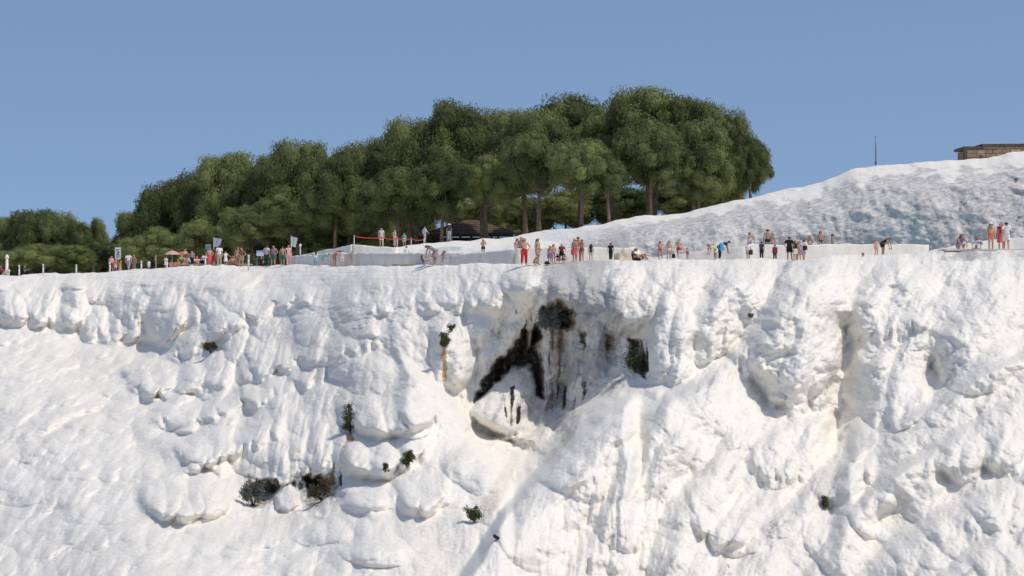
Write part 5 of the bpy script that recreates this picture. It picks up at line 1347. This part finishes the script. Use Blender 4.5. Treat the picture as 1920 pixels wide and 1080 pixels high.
PEOPLE = [
 # far left
 (3, 496, 243, 'sit', 30, [('tshirt', 'maroon'), ('trousers', 'black')], 'seated person in maroon top at the far left edge', 1, SH),
 (13, 501, 242, 'sit', -40, [('tshirt', 'white'), ('shorts', 'lightgrey')], 'seated person in white below the stone pillar', 0, SH),
 (50, 493, 242, 'sit', 60, [('tshirt', 'navy'), ('trousers', 'black')], 'seated person in navy right of the stone pillar', 1, SH),
 (209, 480, 241, 'stand', 20, [('tshirt', 'pink'), ('skirt', 'maroon')], 'woman in pink top left of the information sign', 2, LB),
 (217, 484, 239, 'hip', -30, [('vest', 'orange'), ('shorts', 'cream')], 'person in orange top under the information sign', 1, SB),
 (225, 485, 240, 'stand', 160, [('dress_top', 'orange'), ('long_skirt', 'tan')], 'woman in long orange and tan dress right of the sign post', 1, LB),
 (241, 474, 238, 'walk', 170, [('tshirt', 'white'), ('trousers', 'grey')], 'man in white shirt and grey trousers right of the sign', 1, SH),
 (251, 477, 238, 'stand', 30, [('dress_top', 'brown'), ('long_skirt', 'brown')], 'woman in long brown dress next to the white-shirted man', 0, LH),
 (279, 488, 236, 'stand', 10, [('tshirt', 'white'), ('shorts', 'lightgrey')], 'small child in white left of the wooden stake', 0, SB),
 (311, 481, 225, 'stand', 40, [('tshirt', 'cream'), ('skirt', 'white')], 'person in cream clothes left under the pink parasol', 1, SB),
 (321, 486, 221.5, 'sit', 10, [('swimsuit', 'black')], 'seated person in black under the pink parasol', 1, LH),
 (331, 484, 221, 'sit', -30, [('bikini_bottom', 'maroon'), ('bikini_top', 'maroon')], 'seated bather in maroon right under the pink parasol', 1, LH),
 (339, 468, 222, 'stand', 200, [('trunks', 'lime')], 'bare-chested man in bright green trunks right of the parasol', 3, SH),
 (347, 466, 221, 'hip', 40, [('swimsuit', 'maroon')], 'woman in maroon swimsuit beside the green-trunked man', 0, LB),
 (353, 478, 219, 'crouch', -50, [('tshirt', 'lightgrey'), ('shorts', 'black')], 'crouching person in light grey right of the green-trunked man', 1, SH),
 (360, 470, 228, 'stand', 0, [('tshirt', 'mauve'), ('trousers', 'black')], 'person in mauve top standing back in the shade', 0, SH),
 (371, 474, 217, 'sit', 30, [('tshirt', 'pink'), ('shorts', 'grey')], 'seated person in pink left of the crouching man in white', 0, SB),
 (382, 471, 216, 'crouch', 60, [('tshirt', 'white'), ('trousers', 'black')], 'man in white crouching in the left crowd', 1, SH),
 (393, 464, 214, 'hip', 20, [('bikini_top', 'tan'), ('long_skirt', 'coral')], 'woman with bare shoulders in long coral skirt', 0, LB),
 (401, 467, 215, 'stand', 190, [('dress_top', 'maroon'), ('skirt', 'maroon')], 'woman in maroon dress between coral skirt and white shirt', 1, LH),
 (411, 459, 213, 'stand', 200, [('tshirt', 'white'), ('trousers', 'khaki')], 'tall man in white shirt and khaki trousers in the left crowd', 1, SH),
 (423, 471, 210, 'armout', 10, [('dress_top', 'white'), ('skirt', 'white')], 'girl in white dress with arms out right of the tall man', 0, LB),
 (434, 474, 210, 'sit', -30, [('bikini_bottom', 'red'), ('bikini_top', 'red')], 'seated bather in red right of the girl in white', 1, LH),
 (440, 472, 209, 'sit', 50, [('trunks', 'navy')], 'seated bather in navy trunks beside the two brown women', 3, SH),
 (446, 463, 208, 'stand', 10, [('swimsuit', 'pink')], 'woman in pale pink swimsuit right in the left crowd', 1, LB),
 (453, 464, 207.5, 'hip', -20, [('tshirt', 'brown'), ('shorts', 'tan')], 'woman in brown top and tan shorts ending the left crowd', 0, LH),
 # left of the ramp wall
 (500, 457, 200, 'stand', 150, [('tshirt', 'lightgrey'), ('trousers', 'darkgreen')], 'man in light grey shirt and dark trousers right of the notice board', 1, SH),
 (495, 474, 202, 'sit', 90, [('tshirt', 'black'), ('trousers', 'black')], 'person in black seated beside the notice board', 1, SH),
 (513, 460, 199, 'hip', -30, [('tshirt', 'mauve'), ('shorts', 'green')], 'woman in mauve top and green shorts', 0, LB),
 (530, 461, 197, 'stand', 170, [('shorts', 'green')], 'bare-backed man in green shorts', 0, SH),
 (541, 459, 196, 'stand', 20, [('dress_top', 'pink'), ('trousers', 'pink')], 'woman in pale pink trouser suit next to green shorts', 0, LB),
 (592, 470, 189, 'phone', 200, [('dress_top', 'white'), ('skirt', 'skyblue')], 'woman with long dark hair in white top and pale blue skirt', 1, LH),
 (606, 478, 187, 'bend', 90, [('tshirt', 'teal'), ('shorts', 'teal')], 'child in turquoise bending by the cream wall', 0, SB),
 (628, 473, 184, 'bend', 60, [('swimsuit', 'coral')], 'bather in coral swimsuit bending forward by the cream wall', 0, LB),
 (641, 468, 183, 'stand', 20, [('tshirt', 'lightgrey'), ('shorts', 'lightgrey')], 'person in light grey right of the bending bather', 2, SB),
 (660, 470, 181, 'stand', -20, [('vest', 'grey'), ('bikini_bottom', 'black')], 'woman in grey vest and black bikini bottom by the cream wall', 2, LB),
 # above the pool
 (715, 427, 199, 'stand', 10, [('tshirt', 'lightgrey'), ('shorts', 'pink')], 'person in pale shirt and pink shorts behind the barrier tape', 0, ('short_hair', 'grey'), 3.62),
 (740, 430, 199, 'stand', 60, [('tshirt', 'khaki'), ('trousers', 'tan')], 'person in khaki behind the middle of the barrier tape', 0, SB, 3.62),
 (758, 437, 199, 'stand', 0, [('tshirt', 'teal'), ('shorts', 'lightgrey')], 'person in teal top behind the right half of the barrier tape', 0, SB, 3.65),
 (796, 424, 201, 'armout', 120, [('long_shirt', 'lightgrey'), ('trousers', 'lilac')], 'person in pale blue-grey clothes at the right end of the barrier tape', 2, SH, 4.05),
 (842, 420, 200, 'stand', 200, [('tshirt', 'navy'), ('trousers', 'grey'), ('sun_hat', 'cream')], 'person in navy with cream sun hat in front of the pavilion', 1, SH, 4.1),
 (762, 461, 180, 'stand', 190, [('tshirt', 'white'), ('shorts', 'white')], 'pale person in white wading behind the streaked cream wall', 2, SB, 1.95),
 (815, 462, 163.5, 'bend', -60, [('dress_top', 'mauve'), ('skirt', 'mauve')], 'woman in mauve dress leaning over at the long pool wall', 1, LB, 1.65),
 (797, 476, 164.5, 'sit', 90, [('tshirt', 'mauve'), ('shorts', 'lilac')], 'seated child in mauve left of the leaning woman', 1, LH, 1.62),
 (833, 467, 168, 'crouch', 0, [('tshirt', 'grey'), ('shorts', 'black')], 'person in grey crouching on the pool wall right of the mauve dress', 1, SH, 1.9),
 (906, 448, 166, 'phone', 20, [('trunks', 'navy')], 'bather with navy trunks standing alone in the pool below the pavilion', 1, SH, 2.2),
 # middle group
 (970, 446, 162, 'stand', 30, [('swimsuit', 'pink')], 'woman in pink swimsuit behind the red trousers', 0, LB, 1.95),
 (977, 444, 161.2, 'stand', -20, [('trunks', 'black')], 'bare-chested man in the pool behind the red trousers', 1, SH, 1.95),
 (983, 446, 152.6, 'hip', 10, [('bikini_top', 'red'), ('trousers', 'red')], 'woman in long red trousers at the terrace edge', 0, LB),
 (1008, 446, 152.4, 'hip', 60, [('vest', 'tan'), ('shorts', 'khaki')], 'tall woman in tan vest right of the red trousers', 1, LB),
 (1003, 483, 152.3, 'crouch', 60, [('bikini_bottom', 'brown'), ('bikini_top', 'brown')], 'small child crouching at the feet of the tall woman', 1, SB),
 (1031, 460, 153, 'stand', -30, [('swimsuit', 'pink'), ('skirt', 'purple')], 'woman in pink top with purple skirt in the middle group', 0, LF),
 (1038, 457, 153.3, 'stand', 30, [('bikini_top', 'coral'), ('bikini_bottom', 'purple')], 'woman in coral bikini top beside the purple skirt', 0, LB),
 (1053, 457, 153, 'hip', 0, [('tshirt', 'maroon'), ('shorts', 'black')], 'person in maroon top behind the crouching pair', 0, SH),
 (1047, 474, 152.6, 'crouch', -40, [('tshirt', 'black'), ('shorts', 'brown')], 'person in black crouching left below the maroon top', 1, SH),
 (1057, 474, 152.7, 'crouch', 50, [('tshirt', 'mauve'), ('shorts', 'brown')], 'person in mauve crouching right below the maroon top', 1, LH),
 (1077, 447, 153.4, 'stand', -40, [('bikini_top', 'coral'), ('skirt', 'coral')], 'woman in bright coral skirt in the middle group', 0, LF),
 (1084, 443, 156, 'stand', 20, [('trunks', 'khaki')], 'bare-chested tanned man behind the coral skirt', 3, SH),
 (1091, 448, 155, 'phone', -40, [('trunks', 'brown')], 'bare-chested man with raised arms right of the coral skirt', 1, SB),
 (1108, 457, 154, 'stand', 180, [('vest', 'darkgreen'), ('bikini_bottom', 'cream')], 'woman with long dark hair in dark green vest seen from behind', 0, LH),
 (1145, 455, 154.5, 'walk', 170, [('tshirt', 'black'), ('trousers', 'black')], 'man dressed all in black walking away in the middle', 1, SH),
 (1192, 468, 156.5, 'sit', 70, [('tshirt', 'black'), ('shorts', 'black')], 'person in black seated left of the white-topped one', 1, SH),
 (1199, 463, 157, 'sit', 60, [('tshirt', 'white'), ('shorts', 'black')], 'dark-haired person in white top seated by the shade-grey wall', 1, LH),
 (1238, 451, 155, 'armout', 15, [('bikini_top', 'orange'), ('bikini_bottom', 'maroon')], 'woman in orange bikini top left of the three bathers', 1, LB),
 (1254, 451, 155.5, 'stand', -10, [('bikini_top', 'white'), ('bikini_bottom', 'white')], 'woman in white bikini in the middle of the three bathers', 0, LH),
 (1272, 448, 155, 'walk', -30, [('trunks', 'red')], 'man in red trunks striding right of the white bikini', 0, SH),
 (1289, 464, 156, 'stand', 40, [('swimsuit', 'maroon')], 'small child in maroon swimsuit right of the red trunks', 1, SB),
 (1341, 462, 154, 'bend', -70, [('tshirt', 'yellow'), ('shorts', 'cream')], 'child in yellow top leaning forward', 1, SB),
 (1350, 456, 154.5, 'bend', 90, [('tshirt', 'navy'), ('trousers', 'navy')], 'person in navy bending under a blue backpack', 1, SH),
 # behind the pale wall
 (1406, 434, 160.5, 'phone', 20, [('swimsuit', 'lilac')], 'woman in lilac swimsuit standing in the upper pool', 0, LB, 2.45),
 (1439, 429, 160.3, 'stand', 175, [('trunks', 'black')], 'broad bare-backed man in black trunks in the upper pool', 1, SH, 2.45),
 (1448, 437, 160.8, 'stand', -30, [('bikini_top', 'pink'), ('bikini_bottom', 'pink')], 'bather in pink beside the broad bare-backed man', 0, LB, 2.45),
 (1518, 440, 161, 'stand', 200, [('swimsuit', 'tan')], 'bather in tan swimsuit behind the pale wall', 1, LF, 2.45),
 (1539, 432, 161, 'hip', 10, [('bikini_top', 'black'), ('bikini_bottom', 'black')], 'woman in black bikini behind the pale wall', 1, LH, 2.45),
 (1561, 437, 165.5, 'stand', 90, [('trunks', 'navy')], 'far bather in the upper pool with only head and shoulders in view', 1, SH, 2.05),
 # right group on the edge
 (1403, 454, 153.3, 'stand', 15, [('tshirt', 'white'), ('skirt', 'pink')], 'woman in white top and pink skirt in front of the shade-grey wall', 0, LF),
 (1428, 453, 153.5, 'stand', 190, [('tshirt', 'navy'), ('trousers', 'black')], 'man in dark navy clothes seen from behind', 1, SH),
 (1453, 458, 153, 'stand', 180, [('tshirt', 'mauve'), ('trousers', 'black')], 'child with maroon backpack seen from behind', 1, SH),
 (1480, 443, 152.6, 'hip', 170, [('tshirt', 'black'), ('shorts', 'black')], 'tall man in black T-shirt in the dense right group', 1, SH),
 (1491, 450, 152.3, 'stand', 30, [('vest', 'black'), ('shorts', 'cream')], 'woman in black vest and cream shorts in the dense right group', 1, LH),
 (1498, 451, 153, 'stand', -20, [('dress_top', 'pink'), ('skirt', 'mauve')], 'woman in pink dress in the dense right group', 0, LB),
 (1507, 449, 152.4, 'walk', 160, [('tshirt', 'white'), ('shorts', 'lilac')], 'man in white shirt ending the dense right group', 1, SH),
 (1612, 472, 151.5, 'sit', -90, [('trunks', 'maroon')], 'bather sitting low at the foot of the pale wall', 1, SH, 1.55),
 (1643, 448, 153, 'hip', 20, [('bikini_top', 'pink'), ('bikini_bottom', 'tan')], 'woman in pink bikini left of the woman in black', 0, LB),
 (1656, 450, 153.5, 'bend', 60, [('vest', 'black'), ('shorts', 'black')], 'woman in black top bending beside the pink bikini', 1, LF),
 # far right
 (1801, 435, 152.3, 'crouch', 20, [('dress_top', 'purple'), ('skirt', 'lilac')], 'woman in purple resting low on the stone slab', 1, LH),
 (1832, 431, 152.8, 'sit', -20, [('long_shirt', 'lightgrey'), ('trousers', 'cream')], 'person in pale grey shirt seated on the stone slab', 1, SH),
 (1858, 418, 152.2, 'stand', 15, [('swimsuit', 'coral'), ('sun_hat', 'white')], 'woman in coral swimsuit with white sun hat', 0, LF),
 (1877, 413, 153.6, 'stand', -30, [('dress_top', 'red'), ('skirt', 'coral')], 'woman in red partly behind the man in white', 0, LB),
 (1887, 412, 151.6, 'walk', 170, [('tshirt', 'white'), ('shorts', 'white')], 'tall man in white shirt and white shorts at the right', 1, SH),
 (1912, 404, 161.6, 'stand', 20, [('vest', 'yellow'), ('skirt', 'red')], 'woman in yellow top and red skirt at the right edge', 1, LB, 3.4),
]
for q in PEOPLE:
    px, hd, Y, po, fc, wr, lb, sk, hr = q[:9]
    person(px, hd, Y, po, fc, wr, lb, sk, hr, q[9] if len(q) > 9 else None)

# ------------------------------------------------------------------ bags and loose things
def backpack(px, py, Y, w, h, rz, colr, label, name='backpack'):
    p = at(px, py, Y); t = empty(name, p, R(rz)); tag(t, label, 'bag')
    def rb(nm, c, sz, mat):
        bm = bmesh.new(); box_bm(bm, *c, *sz); link(nm, bm_mesh(bm, nm, True, min(sz)*.35), mat, t)
    m = cloth(colr)
    rb('pack', (0, 0, 0), (w, w*.6, h), m); rb('front_pocket', (0, -w*.36, -h*.18), (w*.75, w*.2, h*.42), m)
    for x in (-w*.28, w*.28):
        bm = bmesh.new(); tube_pts(bm, [(x, w*.28, h*.4), (x, w*.5, h*.2), (x, w*.48, -h*.15), (x, w*.28, -h*.38)], [.022]*4, 6); link('strap', bm_mesh(bm, 'strap', True), m, t)
    bm = bmesh.new(); tube_pts(bm, [(-w*.12, .02, h*.48), (0, .02, h*.58), (w*.12, .02, h*.48)], [.014]*3, 6); link('handle', bm_mesh(bm, 'handle', True), m, t)
backpack(1353, 463, 154.2, .42, .55, 90, 'skyblue', 'bright blue backpack on the bending person')
backpack(1453, 470, 152.7, .34, .42, 0, 'maroon', 'maroon backpack on the child seen from behind')
backpack(1509, 465, 152.1, .26, .30, 0, 'black', 'black bag at the back of the white-shirted man in the right group')
backpack(1263, 480, 154.8, .24, .28, 20, 'black', 'black bag hanging beside the man in red trunks')
backpack(1026, 493, 152.3, .36, .22, 60, 'black', 'black bag lying on the terrace edge in the middle group')
backpack(1408, 473, 153.1, .26, .34, 0, 'darkgreen', 'dark bag beside the woman in the pink skirt')
